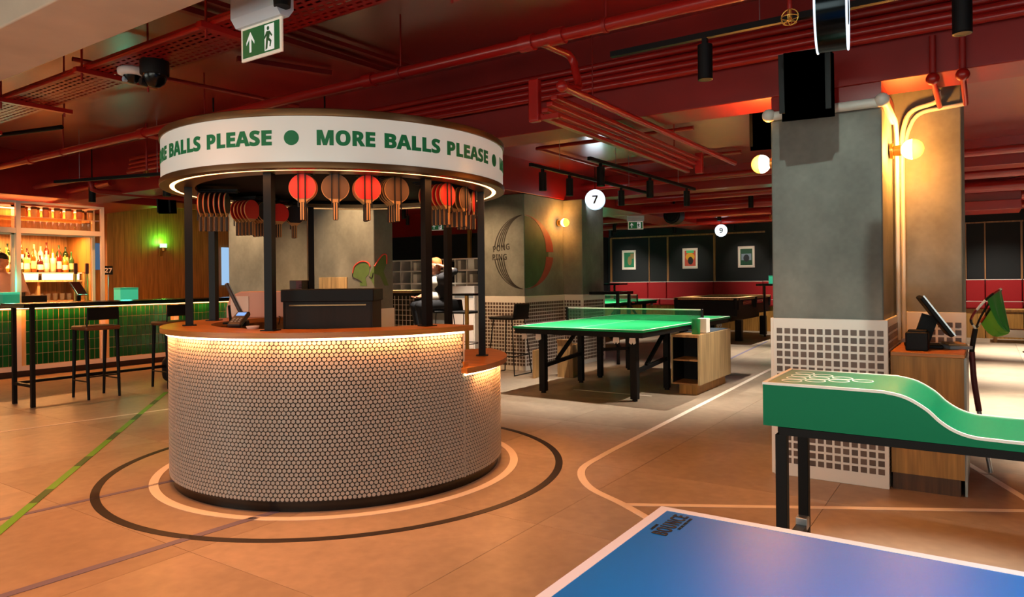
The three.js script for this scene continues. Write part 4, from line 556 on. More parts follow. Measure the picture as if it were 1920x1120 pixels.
{ const t = thing('white_cabinet', 'pale grey-white cabinet with a slotted door behind the kiosk', 'cabinet', [-7.68, 0, -9.95]); mesh('body', rb(0.62, 1.17, 0.4, 0.006, 0, 0.585, 0), M.whitePaint, t); mesh('slot', bx(0.42, 0.04, 0.006, 0.08, 0.98, 0.201), M.plasticGrey, t); mesh('door', rb(0.58, 0.84, 0.012, 0.003, 0, 0.5, 0.204), M.plasticWhite, t); }
{ const t = thing('wall_poster', 'tall pink and green poster in a dark oak-edged recess', 'poster', [-9.75, 1.72, -13.4]); mesh('frame', [rb(0.85, 1.15, 0.05, 0.004, 0, 0, 0)], M.black, t); mesh('frame_post', bx(0.08, 1.5, 0.08, -0.5, 0, 0), M.oakFront, t); mesh('print', bx(0.55, 1.0, 0.006, 0.1, 0, 0.03), M.paper, t); mesh('print_panel', bx(0.5, 0.46, 0.003, 0.1, -0.24, 0.034), std(0x12894a, 0.6), t); mesh('print_panel', bx(0.24, 0.44, 0.003, -0.02, 0.24, 0.034), std(0xd08a86, 0.6), t); mesh('print_panel', bx(0.22, 0.44, 0.003, 0.23, 0.24, 0.034), std(0x59b07a, 0.6), t); spot(t, [0.2, 1.1, 1.2], [0.1, -0.1, 0], I.wallSpot * 0.3, 0.5, 0.7, NEUTRAL); }  // unseen spot without a fixture, placed to light this poster
// ================================================================ BACK WALL
[[-8.5, 0.05, 'beside the green poster'], [-7.39, 0.025, 'thin, between the green and yellow posters'], [-6.87, 0.05, 'close to the yellow poster'], [-5.64, 0.05, 'between the yellow and the football poster'], [-0.337, 0.035, 'next to the globe-lit column'], [0.004, 0.025, 'thin, behind the scoop'], [0.616, 0.035, 'at the picture edge']].forEach(([x, w, s]) => tag(mesh('wall_batten', span(x - w / 2, x + w / 2, 1.18, 2.37, -17.5, -17.47), M.oakEdge), 'upright timber batten on the black wall, ' + s, 'batten', 'battens on the black wall'));
tag(mesh('wall_batten', span(-8.5, -4.4, 2.35, 2.39, -17.5, -17.46), M.oakEdge), 'long horizontal timber rail above the posters', 'batten');
tag(mesh('wall_batten', span(-1.5, 0.65, 2.34, 2.37, -17.5, -17.46), M.oakEdge), 'short horizontal timber rail behind the scoop', 'batten');
for (const [a, b] of [[-8.45, -7.41], [-7.37, -6.9], [-6.84, -5.67], [-5.6, -4.3], [-4.27, -3.0], [-0.31, -0.01], [0.02, 0.59]]) place(mesh('wall_panel', rb(b - a, 1.16, 0.012, 0.003, (a + b) / 2, 1.765, -17.493), M.wallDark), 'black wall panel between battens at the back', 'wall panel').userData.group = 'black panels of the back wall';
function poster(label, x, paint) { const t = thing('framed_poster', label, 'poster', [x, 1.77, -17.48], 0, 'framed posters above the red benches'); mesh('frame', [bx(0.4, 0.025, 0.025, 0, 0.25, 0), bx(0.4, 0.025, 0.025, 0, -0.25, 0), bx(0.025, 0.475, 0.025, 0.1875, 0, 0), bx(0.025, 0.475, 0.025, -0.1875, 0, 0)], M.plasticWhite, t); mesh('mount', bx(0.36, 0.47, 0.006, 0, 0, -0.004), M.paper, t); paint(t); }
const el = (rx, ry, x, y, z) => { const s = new THREE.Shape(); s.absellipse(0, 0, rx, ry, 0, Math.PI * 2); return ext(s, 0.001, { curveSegments: 12 }).translate(x, y, z); };
poster('framed poster with green print and brown figure shape', -7.97, (t) => { mesh('print', bx(0.29, 0.4, 0.002, 0, 0, 0), std(0x11734a, 0.6), t); mesh('print_shape', [el(0.06, 0.12, 0.02, -0.02, 0.001), bx(0.1, 0.14, 0.001, 0.09, 0.1, 0.0012)], std(0x8a7a4a, 0.6), t); });
poster('framed poster with yellow and red print and a dark round shape', -6.27, (t) => { mesh('print', bx(0.29, 0.4, 0.002, 0, 0, 0), std(0xc8503c, 0.6), t); mesh('print_shape', [el(0.12, 0.1, 0.0, 0.04, 0.001)], std(0xd9a01e, 0.6), t); mesh('print_shape', [el(0.07, 0.1, 0.01, -0.06, 0.0022)], std(0x1c1a1c, 0.6), t); mesh('print_band', bx(0.2, 0.07, 0.001, 0, 0.17, 0.0016), std(0x4ac07a, 0.6), t); });
poster('framed poster with dark green print and pale figure shape', -4.85, (t) => { mesh('print', bx(0.29, 0.4, 0.002, 0, 0, 0), std(0x0f4a30, 0.6), t); mesh('print_shape', [bx(0.24, 0.16, 0.001, 0, 0, 0.0012)], std(0x7d8ba0, 0.6), t); mesh('print_shape', [el(0.07, 0.09, 0, -0.03, 0.0024)], std(0x20242c, 0.6), t); });

// ================================================================ CEILING SERVICES
const P = (label, gs, m = M.redPipe, name = 'ceiling_pipe') => tag(mesh(name, gs, m), label, name === 'ceiling_pipe' ? 'pipe' : 'duct');
{ const t = thing('sprinkler_main', 'thick red sprinkler main running above the kiosk sign', 'pipe', [0, 0, 0]);
  mesh('pipe', rod([-13.5, 2.7, -3.56], [3, 2.7, -3.56], 0.037, 16), M.redPipe, t);
  for (const x of [-3.6, -2.27, -2.06, -6.6, -9.0]) mesh('coupling', cy(0.05, 0.05, 0.09, x, 2.7, -3.56, 16, 'x'), M.redPipe, t);
  for (const x of [-1.75, -3.3, -5.6, -8.2]) mesh('hanger_rod', [rod([x, 2.74, -3.56], [x, 3.1, -3.56], 0.006, 6), cy(0.045, 0.045, 0.02, x, 2.7, -3.56, 14, 'x')], M.redDark, t);
  mesh('branch', pipe([[-2.2, 2.7, -3.56], [-2.17, 2.7, -3.93], [-2.1, 2.46, -3.9], [-2.06, 2.42, -3.6]], 0.025, 10), M.redPipe, t); }
P('red pipe running above the finned radiant heater', [rod([-2.03, 2.4, -3.55], [-2.03, 2.4, -6.95], 0.024, 12), sp(0.035, -2.03, 2.4, -3.55, 14)]);
{ const t = thing('radiant_heater', 'red finned radiant heater hanging under the ceiling beyond the sign', 'heater', [0, 0, 0]);
  for (let i = 0; i < 4; i++) mesh('fin_bar', [rb(0.045, 0.03, 2.8, 0.008, -2.33 + i * 0.035, 2.3 + i * 0.034, -5.14, 0.02)], M.redPipe, t);
  mesh('end_plate', rb(0.075, 0.27, 0.05, 0.012, -2.335, 2.4, -3.74), M.redPipe, t); mesh('end_plate', rb(0.075, 0.2, 0.05, 0.012, -2.25, 2.37, -6.55), M.redPipe, t); mesh('cross_bar', bx(0.2, 0.03, 0.03, -2.27, 2.29, -3.76), M.redPipe, t);
  mesh('hanger_rod', rod([-2.27, 2.42, -4.4], [-2.27, 3.1, -4.4], 0.005, 6), M.redDark, t); mesh('hanger_rod', rod([-2.25, 2.42, -5.9], [-2.25, 2.95, -5.9], 0.005, 6), M.redDark, t); }
[['lowest', 2.69, -4.66], ['second', 2.745, -4.68], ['third', 2.8, -4.69], ['topmost', 2.86, -4.7]].forEach(([w, y, z]) => P(w + ' of four red conduits along the dark red beam', [rod([-9, y, z], [4, y, z], 0.026, 12)]));
{ const t = thing('cable_tray', 'perforated red cable tray hanging next to the beige bulkhead', 'cable tray', [0, 0, 0]);
  // perforated base: strips leave slots between them
  const pieces = [], x0 = -9, x1 = 3, nRow = 7, w = 0.27, dz = w / nRow, solid = [];
  for (let j = 0; j <= nRow; j++) solid.push(span(x0, x1, 2.6, 2.603, -2.145 - j * dz - 0.011, -2.145 - j * dz + 0.011));
  for (let j = 0; j < nRow; j++) for (let x = x0 + (j % 2) * 0.03; x < x1; x += 0.06) solid.push(span(x, x + 0.022, 2.6, 2.603, -2.145 - (j + 1) * dz + 0.01, -2.145 - j * dz - 0.01));
  mesh('perforated_base', solid, M.red, t); mesh('cable', [rod([x0, 2.62, -2.22], [x1, 2.62, -2.22], 0.016, 8), rod([x0, 2.618, -2.27], [x1, 2.618, -2.27], 0.014, 8)], M.black, t);
  mesh('side_rail', [span(x0, x1, 2.6, 2.645, -2.137, -2.133), span(x0, x1, 2.6, 2.645, -2.427, -2.423)], M.redPipe, t);
  mesh('edge_conduit', rod([x0, 2.605, -2.115], [x1, 2.605, -2.115], 0.014, 10), M.redPipe, t);
  for (const x of [-5.735, -4.564, -3.267, -2.0, -7.0]) { mesh('bracket', bx(0.045, 0.03, 0.5, x, 2.582, -2.3), M.redPipe, t); mesh('hanger_rod', rod([x, 2.52, -2.09], [x, 3.1, -2.09], 0.007, 6), M.redDark, t); mesh('hanger_rod', rod([x, 2.54, -2.5], [x, 3.1, -2.5], 0.007, 6), M.redDark, t); } }
// small branch pipes and struts on the slab
P('thin dark red pipe crossing the slab above the security cameras', [rod([-5.6, 2.95, -2.5], [-5.4, 2.95, -4.4], 0.018, 8)], M.redDark);
P('dark red strut pair on the slab above the exit sign', [bar([-4.3, 3.06, -2.5], [-4.2, 3.06, -4.5], 0.05, 0.04), bar([-4.05, 3.06, -2.5], [-3.95, 3.06, -4.5], 0.03, 0.03)], M.redDark);
P('short dark red strut holding hanger rods near the sign', [bar([-4.9, 3.05, -3.4], [-4.6, 3.05, -4.1], 0.05, 0.04)], M.redDark);
P('dark strut above the sprinkler main near the radiant heater', [bar([-1.9, 3.05, -3.1], [-1.7, 3.05, -3.9], 0.05, 0.04)], M.redDark);
P('red branch pipe dropping beside the kiosk sign towards the bar', pipe([[-6.6, 2.7, -3.56], [-6.6, 2.66, -4.1], [-6.45, 2.66, -4.7], [-6.45, 2.45, -4.7]], 0.03, 10));
P('dark pipe with elbow running down before the bar bulkhead', pipe([[-13, 2.62, -4.3], [-9.6, 2.62, -4.35], [-9.4, 2.62, -4.4], [-9.4, 2.46, -4.4], [-9.3, 2.46, -5.6]], 0.035, 10), M.redDark);
P('orange-lit pipe along the bar bulkhead', [rod([-13.5, 2.55, -4.75], [-9.6, 2.62, -4.75], 0.045, 12)]);
P('second red pipe along the bar bulkhead', [rod([-13.5, 2.68, -5.0], [-7.2, 2.68, -5.0], 0.05, 12)]);
P('sagging black cable on the left slab', [rod([-9.5, 2.85, -2.9], [-7.4, 2.8, -3.2], 0.022, 8)], M.black);
// far bay pipes in rows
[[-9.9, 2.72, 0.05, 'first'], [-11.2, 2.62, 0.07, 'second'], [-11.9, 2.75, 0.06, 'third'], [-12.3, 2.55, 0.08, 'fourth'], [-14.6, 2.62, 0.09, 'fifth'], [-15.3, 2.5, 0.06, 'sixth'], [-16.2, 2.6, 0.1, 'seventh']].forEach(([z, y, r, w]) => P(w + ' red pipe counted from the number seven lamp across the far ceiling', [rod([-8.5, y, z], [4, y, z], r, 12)]));
P('red pipe rectangle on the far slab above the tracks', [...[[[-4.6, 2.9, -7.4], [-2.6, 2.9, -7.4]], [[-4.6, 2.9, -9.2], [-2.6, 2.9, -9.2]]].map(([a, b]) => rod(a, b, 0.025, 8)), rod([-4.6, 2.9, -7.4], [-4.6, 2.9, -10.4], 0.02, 8)]);
{ const t = thing('air_duct', 'red rectangular air duct hanging beyond the globe-lit column', 'duct', [0.05, 0, -12.55]); mesh('duct_body', rb(1.1, 0.34, 0.8, 0.01, -0.15, 2.5, -0.4), M.red, t); mesh('duct_flange', [rb(1.2, 0.14, 0.9, 0.01, -0.2, 2.3, -0.4)], M.redPipe, t); mesh('branch_duct', bar([0.1, 2.72, -0.2], [0.7, 2.85, -0.2], 0.14, 0.12), M.redPipe, t); }
// conduits on the columns
P('white conduit ring with ball joints round the grey column top', [rod([-1.155, 2.32, -4.725], [-0.51, 2.32, -4.725], 0.03, 12), sp(0.042, -1.155, 2.325, -4.715, 18), sp(0.042, -0.5, 2.33, -4.715, 18), rod([-0.49, 2.32, -4.73], [-0.49, 2.29, -5.2], 0.025, 12)], M.pipeWhite);
P('white conduit pair running down between the two columns', [pipe([[-0.478, 0.85, -5.3], [-0.478, 2.2, -5.3], [-0.478, 2.3, -5.22], [-0.49, 2.31, -4.9]], 0.014, 8), pipe([[-0.46, 0.85, -5.44], [-0.46, 2.25, -5.44], [-0.42, 2.4, -5.46], [-0.24, 2.43, -5.46], [-0.24, 2.45, -5.2]], 0.016, 8, 0.1), pipe([[-0.44, 2.1, -5.47], [-0.44, 2.22, -5.47], [-0.38, 2.38, -5.48], [-0.1, 2.4, -5.48]], 0.014, 8, 0.1)], M.pipeWhite);
[[-0.24, 'nearer the grey column'], [-0.095, 'nearer the picture edge']].forEach(([x, w]) => { const t = thing('conduit_drop', 'red conduit with round junction box under the beam, ' + w, 'conduit', [x, 0, 0], 0, 'conduit drops at the globe-lit column'); mesh('tube', [pipe([[0, 2.66, -4.72], [0, 2.43, -4.72]], 0.018, 10)], M.redDark, t); mesh('junction_box', sp(0.036, 0, 2.41, -4.71, 16), M.redPipe, t); mesh('tube', pipe([[0, 2.41, -4.73], [0, 2.4, -5.48]], 0.016, 10), M.redPipe, t); });

// ---- exit signs
function exitSign(label, pos, turn, sc, arrowUp) {
  const t = thing('exit_sign', label, 'exit sign', pos, turn); t.scale.setScalar(sc);
  mesh('housing', toCreasedNormals(ext(shapeOf([[-0.055, 0.235], [-0.055, 0.125], [-0.025, 0.085], [0.025, 0.085], [0.055, 0.125], [0.055, 0.235]]), 0.36).rotateY(Math.PI / 2).translate(-0.18, 0, 0), 0.4), std(0xc3d0de, 0.35), t);
  mesh('drop_rod', rod([0, 0.23, 0], [0, (CEIL(pos[2]) - pos[1]) / sc, 0], 0.008, 8), M.steel, t);
  const p = mesh('panel', rb(0.325, 0.175, 0.012, 0.003, 0, 0, 0), lit(0xfff0dc, 0.12, 0xe8dccb), t);
  mesh('green_field', bx(0.295, 0.145, 0.003, 0, 0, 0.006), lit(0x0f6a35, 0.18, 0x0a5a2c), p);
  const wm = lit(0xffffff, 0.25, 0xe8e8e0), z = 0.0078;
  mesh('arrow', ext(shapeOf([[-0.1, -0.05], [-0.1, 0.02], [-0.125, -0.01], [-0.125, 0.005], [-0.092, 0.055], [-0.06, 0.005], [-0.06, -0.01], [-0.085, 0.02], [-0.085, -0.05]]), 0.001).translate(0.01, 0, z), wm, p); mesh('doorway', bx(0.075, 0.13, 0.001, 0.07, 0, z), wm, p);
  const g2 = [el(0.009, 0.01, 0.062, 0.045, z + 0.0012), ext(shapeOf([[0.05, 0.032], [0.075, 0.03], [0.095, 0.005], [0.088, 0], [0.075, 0.015], [0.07, -0.005], [0.088, -0.02], [0.08, -0.05], [0.072, -0.048], [0.076, -0.025], [0.06, -0.015], [0.055, -0.055], [0.04, -0.06], [0.046, -0.01], [0.05, 0.012], [0.036, -0.005], [0.03, 0.002]]), 0.001).translate(0, 0, z + 0.0008)];
  mesh('running_figure', g2, std(0x0a5a2c, 0.5), p);
  return t;
}
{ const t = exitSign('lit green exit sign with arrow under the cable tray', [-2.765, 2.4, -2.05], 0, 0.911);
  mesh('indicator', [cy(0.04, 0.045, 0.09, 0.2, 0.16, 0.03, 16)], M.black, t); mesh('indicator_light', sp(0.009, 0.2, 0.155, 0.075, 10), lit(0x20ff40, 3), t); }
exitSign('small exit sign seen through the kiosk next to a post', [-8.9, 2.33, -10.6], 0.35, 0.85); exitSign('small exit sign hanging near the number seven lamp', [-5.6, 2.3, -12.6], 0.5, 0.9);
// ---- cameras
{ const t = thing('dome_camera', 'white dome security camera under the cable tray', 'camera', [-4.34, 2.56, -2.28]); mesh('housing', la([[0, 0.045], [0.075, 0.045], [0.085, 0.03], [0.082, 0.005], [0.06, -0.005], [0, -0.005]], 28), std(0xd9dde2, 0.35), t); mesh('dome', la([[0, -0.05], [0.025, -0.045], [0.044, -0.025], [0.052, -0.004]], 24), M.blackGloss, t); mesh('lens', cy(0.016, 0.016, 0.02, -0.012, -0.03, 0.04, 14, 'z'), std(0x8ea4b8, 0.1), t); }
{ const t = thing('dome_camera', 'black dome security camera beside the white one', 'camera', [-4.09, 2.52, -2.28]); mesh('housing', la([[0, 0.1], [0.075, 0.1], [0.08, 0.09], [0.08, 0.0], [0.072, -0.005], [0, -0.005]], 28), M.black, t); mesh('dome', la([[0, -0.075], [0.03, -0.07], [0.055, -0.05], [0.068, -0.02], [0.07, -0.004]], 24), M.blackGloss, t); mesh('lens', [cy(0.024, 0.02, 0.04, -0.04, -0.045, 0.045, 16, 'z')], M.blackMetal, t); mesh('trim', la([[0.073, -0.004], [0.078, 0.0], [0.073, 0.004]], 28), M.steel, t); }
// ---- loudspeakers
function speaker(label, pos, turn, w, h, d, tilt, arm) { const t = thing('loudspeaker', label, 'loudspeaker', pos, turn); mesh('cabinet', ext(shapeOf([[-w / 2, -d / 2], [w / 2, -d / 2], [w * 0.36, d / 2], [-w * 0.36, d / 2]]), h).rotateX(-Math.PI / 2).scale(1, 1, -1).rotateX(tilt).translate(0, -h / 2, 0), M.black, t); mesh('grille', rb(w * 0.94, h * 0.92, 0.01, 0.004, 0, 0, d / 2 + 0.002, 0, tilt), std(0x0a0c0d, 0.85), t); mesh('bracket', arm ? bx(0.06, 0.05, arm, 0, 0.06, -d / 2 - arm / 2 + 0.02) : [bx(0.06, 0.02, 0.06, 0, h / 2 + 0.01, -d / 4), bx(0.03, CEIL(pos[2]) - pos[1] - h / 2, 0.03, 0, (CEIL(pos[2]) - pos[1] + h / 2) / 2, -d / 4)], M.blackMetal, t); return t; }
speaker('large black loudspeaker hanging before the grey column', [-0.85, 2.38, -4.33], 0.12, 0.29, 0.36, 0.24, 0.12, 0.31);
speaker('small black loudspeaker behind the grey column', [-1.5, 2.48, -5.95], 0.2, 0.22, 0.3, 0.2, 0.1);
speaker('small black loudspeaker hung over the bar corner', [-9.5, 2.38, -5.45], 0.6, 0.2, 0.26, 0.18, 0.1);
{ const t = thing('ceiling_fan_unit', 'black round ceiling fan unit far back above the pool table', 'fan unit', [-5.05, 2.5, -13.2]); mesh('drum', cy(0.17, 0.17, 0.26, 0, 0, 0, 24, 'z'), M.black, t); mesh('face', new THREE.TorusGeometry(0.13, 0.02, 8, 24).translate(0, 0, 0.135), M.blackMetal, t); mesh('bracket', bx(0.04, 0.29, 0.04, 0, 0.305, 0), M.blackMetal, t); }
// caged bulbs (sprinkler guards)
[['under the track in front of the red conduits', [-0.8, 2.58, -3.7]], ['beside the kiosk sign near the bar', [-7.9, 2.52, -4.3]], ['far back near the number nine lamp', [-3.3, 2.4, -13.6]]].forEach(([w, p]) => { const t = thing('sprinkler_guard', 'small wire sprinkler guard ' + w, 'sprinkler', p); mesh('cage', [new THREE.TorusGeometry(0.04, 0.003, 6, 20).rotateX(Math.PI / 2), new THREE.TorusGeometry(0.03, 0.003, 6, 20).rotateX(Math.PI / 2).translate(0, -0.03, 0), new THREE.TorusGeometry(0.04, 0.003, 6, 20), new THREE.TorusGeometry(0.04, 0.003, 6, 20).rotateY(Math.PI / 2)], M.brass, t); mesh('head', cy(0.012, 0.008, 0.05, 0, 0.02, 0, 10), M.brass, t); mesh('stem', rod([0, 0.04, 0], [0, CEIL(p[2]) - p[1], 0], 0.012, 8), M.redDark, t); });
// ================================================================ LAMPS
const spotBody = plain(cy(0.042, 0.042, 0.2, 0, -0.14, 0, 24)), spotRing = plain(la([[0.034, -0.241], [0.042, -0.241], [0.042, -0.236], [0.034, -0.236]], 24)), spotNeck = plain(rb(0.03, 0.05, 0.03, 0.004, 0, -0.02, 0)), spotDisc = plain(cy(0.034, 0.034, 0.004, 0, -0.228, 0, 24));
const discAmber = lit(0xffa020, 1.1, 0x553300), discWhite = lit(0xfff4dc, 2);
function trackSpot(label, pos, target, intensity, angle, color, disc = discAmber, group = 'track spotlights', stem = false) {
  const t = thing('track_spotlight', label, 'spotlight', pos, 0, group); mesh('lamp_body', spotBody.clone(), M.black, t); mesh('bezel', spotRing.clone(), M.blackMetal, t); mesh('adapter', spotNeck.clone(), M.black, t); mesh('bulb', spotDisc.clone(), disc, t);
  if (stem) mesh('stem', rod([0, -0.02, 0], [0, CEIL(pos[2]) - pos[1], 0], 0.008, 8), M.black, t);
  spot(t, [0, -0.245, 0], [target[0] - pos[0], target[1] - pos[1], target[2] - pos[2]], intensity, angle, 0.8, color, 0.8); return t;
}
function track(label, a, b) { const t = thing('lighting_track', label, 'track', [0, 0, 0]); mesh('rail', bar(a, b, 0.036, 0.034), M.black, t); const n = 2; for (let i = 0; i < n; i++) { const f = 0.2 + 0.6 * i, p = a.map((v, k) => v + (b[k] - v) * f); mesh('suspension_wire', rod([p[0], p[1] + 0.015, p[2]], [p[0], CEIL(p[2]), p[2]], 0.003, 6), M.steel, t); } }
track('black lighting track in front of the red conduits, near the grey column', [-1.93, 2.68, -4.0], [2.6, 2.68, -4.0]);
trackSpot('black spotlight on the track between radiant heater and grey column', [-1.333, 2.665, -4.0], [-1.2, 0, -4.4], I.floorSpot * 0.35, 0.55, WARM);
trackSpot('black spotlight on the track above the globe-lit column', [-0.08, 2.675, -4.0], [-0.2, 0, -4.0], I.floorSpot * 0.35, 0.55, WARM);
track('black lighting track above the nearer green table, on its ball bin side', [-3.32, 2.5, -6.34], [-3.32, 2.5, -9.46]);
track('black lighting track above the nearer green table, on its column side', [-4.0, 2.5, -6.3], [-4.0, 2.5, -9.42]);
[[-6.6, 'first'], [-7.9, 'second'], [-9.15, 'third']].forEach(([z, w]) => trackSpot(w + ' spotlight from the kiosk on the bin-side track over the green table', [-3.32, 2.485, z], [-3.15, 0.0, z], I.tableSpot, 0.72, NEUTRAL, discWhite, 'spotlights over the nearer green table'));
[[-6.55, 'first'], [-7.15, 'second'], [-8.55, 'third']].forEach(([z, w]) => trackSpot(w + ' spotlight from the kiosk on the column-side track over the green table', [-4.0, 2.485, z], [-4.15, 0.0, z], I.tableSpot, 0.72, NEUTRAL, discWhite, 'spotlights over the nearer green table'));
{ // unseen track and downlights above the frame, placed to light floor and tables
  track('unseen black lighting track behind the beige bulkhead, over the viewer', [-9, 3.0, -1.0], [4, 3.0, -1.0]);
  [[-8.4, [-8.2, 0, -1.2], 0.8, FLOOR], [-6.8, [-6.6, 0, -1.0], 0.9, FLOOR], [-5.0, [-4.8, 0, -0.9], 0.9, FLOOR], [-3.6, [-3.5, 0, -0.8], 0.9, FLOOR], [-2.4, [-2.3, 0, -0.8], 0.8, FLOOR], [-1.2, [-1.2, 0, -0.8], 0.5, FLOOR], [-0.2, [-0.3, 0, -0.8], 0.4, FLOOR], [0.3, [0.4, 0.76, -0.9], 1.5, COOL], [1.2, [1.2, 0.76, -0.8], 1.7, COOL], [2.0, [0.5, 0.75, -3.1], 2.5, NEUTRAL]].forEach(([x, tg, k, c], i) => trackSpot(['first', 'second', 'third', 'fourth', 'fifth', 'sixth', 'seventh', 'eighth', 'ninth', 'tenth'][i] + ' unseen spotlight from the bar on the track over the viewer', [x, 2.985, -1.0], tg, I.floorSpot * k, 0.7, c, discWhite, 'unseen spotlights over the viewer'));
  [[-8.6, -2.0, 0.6], [-7.2, -2.0, 0.6], [-6.0, -2.0, 0.65], [-4.7, -1.85, 0.6], [-3.4, -1.8, 0.5], [-2.2, -2.0, 0.6], [-1.5, -2.7, 0.55]].forEach(([x, z, k], i) => trackSpot(['first', 'second', 'third', 'fourth', 'fifth', 'sixth', 'seventh'][i] + ' unseen downlight from the bar on the slab behind the beige bulkhead', [x, 3.08, z], [x, 0, z], I.floorSpot * k, 0.8, FLOOR, discWhite, 'unseen downlights behind the bulkhead', true));  // hidden from view by the bulkhead, placed to light the floor below
}
[[-6.9, -13.6], [-7.3, -15.2]].forEach(([x, z], i) => trackSpot((i ? 'farther' : 'nearer') + ' unseen spotlight over the far green table', [x, 2.6, z], [x, 0.7, z], I.tableSpotFar, 0.6, NEUTRAL, discWhite, 'unseen spotlights over the far table', true));  // unseen lamps, placed to light the far table
[[-4.6, -14.6], [-3.3, -12.2], [-1.75, -7.6]].forEach(([x, z], i) => trackSpot(['over the pool table', 'over the empty floor beyond the ball bin', 'between the ball bin and the grey column'][i] + ', unseen ceiling spotlight', [x, 2.7, z], [i === 2 ? -2.45 : x + 0.1, i === 2 ? 0.3 : 0, z + 0.2], I.farSpot * [1, 0.7, 0.5][i], 0.6, NEUTRAL, discWhite, 'unseen spotlights in the far bay', true));  // unseen lamps, placed to light pool table, open floor and ball bin
[[0.5, -8.2], [0.4, -11], [0.6, -14.2], [1.4, -6.4]].forEach(([x, z], i) => trackSpot(['first', 'second', 'third', 'nearest'][i] + ' unseen ceiling spotlight over the pale floor beyond the oak cabinet', [x, 2.9, z], [x, 0, z], I.farSpot * 2.2, 0.6, NEUTRAL, discWhite, 'unseen spotlights over the pale floor', true));  // unseen lamps, placed to brighten the floor beyond the cabinet
[[-7.97, 'green'], [-6.27, 'yellow'], [-4.85, 'dark green']].forEach(([x, w]) => trackSpot('small unseen ceiling spotlight aimed at the ' + w + ' poster', [x, 2.6, -16.4], [x, 1.6, -17.5], I.wallSpot, 0.5, NEUTRAL, discWhite, 'unseen poster spotlights', true));  // unseen lamps, placed to light the posters
[[-7.2, -8.6], [-9.6, -10.4], [-10.6, -11.6]].forEach(([x, z], i) => trackSpot(['over the wire stools behind the kiosk', 'over the service desk', 'over the back shelving'][i] + ', unseen ceiling spotlight', [x, 2.75, z], [x, 0.5, z - 0.3], I.farSpot * 0.7, 0.7, NEUTRAL, discWhite, 'unseen spotlights behind the kiosk', true));  // unseen lamps, placed to brighten the corner behind the kiosk
trackSpot('black spotlight on the thin track beside the kiosk sign', [-7.55, 2.487, -4.334], [-8.4, 0.8, -4.6], I.floorSpot * 0.25, 0.6, WARM, discAmber);
track('thin black track running towards the kiosk sign from the bar', [-9.2, 2.5, -3.9], [-7.3, 2.5, -4.4]);
// globe lamps on the columns
function globe(label, [x, y, z], axis, k = 1) { const t = thing('globe_lamp', label, 'wall lamp', [x, y, z], axis); mesh('back_plate', cy(0.05, 0.05, 0.018, 0.009, 0, 0, 24, 'x'), M.brass, t); mesh('neck', cy(0.032, 0.036, 0.045, 0.04, 0, 0, 24, 'x'), M.brass, t); const R = 0.064; const h = (a, b) => new THREE.SphereGeometry(R, 28, 14, 0, Math.PI * 2, a, b).rotateZ(-Math.PI / 2).translate(0.062 + R, 0, 0); mesh('globe', h(Math.PI * 0.5, Math.PI * 0.5), lit(0xfff0cc, 7), t); mesh('globe_front', h(0, Math.PI * 0.5), lit(0xffb028, 2.6), t); glow(t, [0.062 + R, 0, 0], I.globe * k, 0xffa040, 3); return t; }
globe('brass globe lamp on the side of the grey column', [-0.5, 2.08, -5.12], 0);
globe('globe lamp peeping out behind the grey column', [-1.155, 2.06, -5.0], Math.PI);
globe('globe lamp on the column beyond the ring mural', [-5.318, 2.12, -9.13], 0, 0.4);
// round number lamps
function numberLamp(label, txt, pos, turn, R, k) { const t = thing('number_lamp', label, 'lamp', pos, turn); mesh('drum', la([[R - 0.004, -0.055], [R, -0.055], [R, 0.055], [R - 0.004, 0.055]], 48).rotateX(Math.PI / 2), std(0x1c2226, 0.15, 0.9), t); const f = lit(0xeaf6ff, k); mesh('face', cy(R - 0.004, R - 0.004, 0.008, 0, 0, 0.052, 48, 'z'), f, t); mesh('face', cy(R - 0.004, R - 0.004, 0.008, 0, 0, -0.052, 48, 'z'), f, t); mesh('rim', [new THREE.TorusGeometry(R, 0.004, 8, 48).translate(0, 0, 0.055), new THREE.TorusGeometry(R, 0.004, 8, 48).translate(0, 0, -0.055)], lit(0xcfeaff, 1.2), t); if (txt) { mesh('number', [centred(text(txt, R * 0.85, 0.003)).translate(0, 0, 0.0565), centred(text(txt, R * 0.85, 0.003)).rotateY(Math.PI).translate(0, 0, -0.0565)], M.blackLine, t); } mesh('suspension', rod([0, R, 0], [0, CEIL(pos[2]) - pos[1], 0], 0.006, 8), M.black, t); for (const s of [1, -1]) { const l = new THREE.RectAreaLight(0xe6f3ff, I.number, R * 1.6, R * 1.6); l.name = 'face_glow'; l.position.set(0, 0, s * 0.062); l.rotation.y = s > 0 ? Math.PI : 0; t.add(l); } }
numberLamp('round white lamp with the number 7 above the nearer green table', '7', [-4.84, 2.46, -9.43], 0.42, 0.145, 1.0);
numberLamp('round white lamp with the number 8 near the green poster', '8', [-8.2, 2.33, -16.0], 0.45, 0.12, 1.1);
numberLamp('round white lamp with the number 9 above the pool table', '9', [-4.69, 2.28, -15.0], 0.3, 0.125, 1.1);
numberLamp('large drum lamp seen edge-on at the top near the loudspeaker', '6', [-0.49, 2.335, -3.0], Math.PI / 2 + 0.12, 0.165, 1.0);
// unseen washers placed to light the columns behind the kiosk
[[-6.3, -4.1, [-6.3, 1.0, -4.6], 'column beside the binder'], [-5.2, -4.55, [-5.4, 1.2, -5.0], 'letter-painted column'], [-6.0, -7.2, [-5.8, 1.3, -8.2], 'ring-painted column']].forEach(([x, z, tg, w]) => trackSpot('small unseen ceiling spotlight washing the ' + w, [x, 2.68, z], tg, I.wash, 0.8, 0xffcc96, discAmber, 'unseen column wash lights', true));
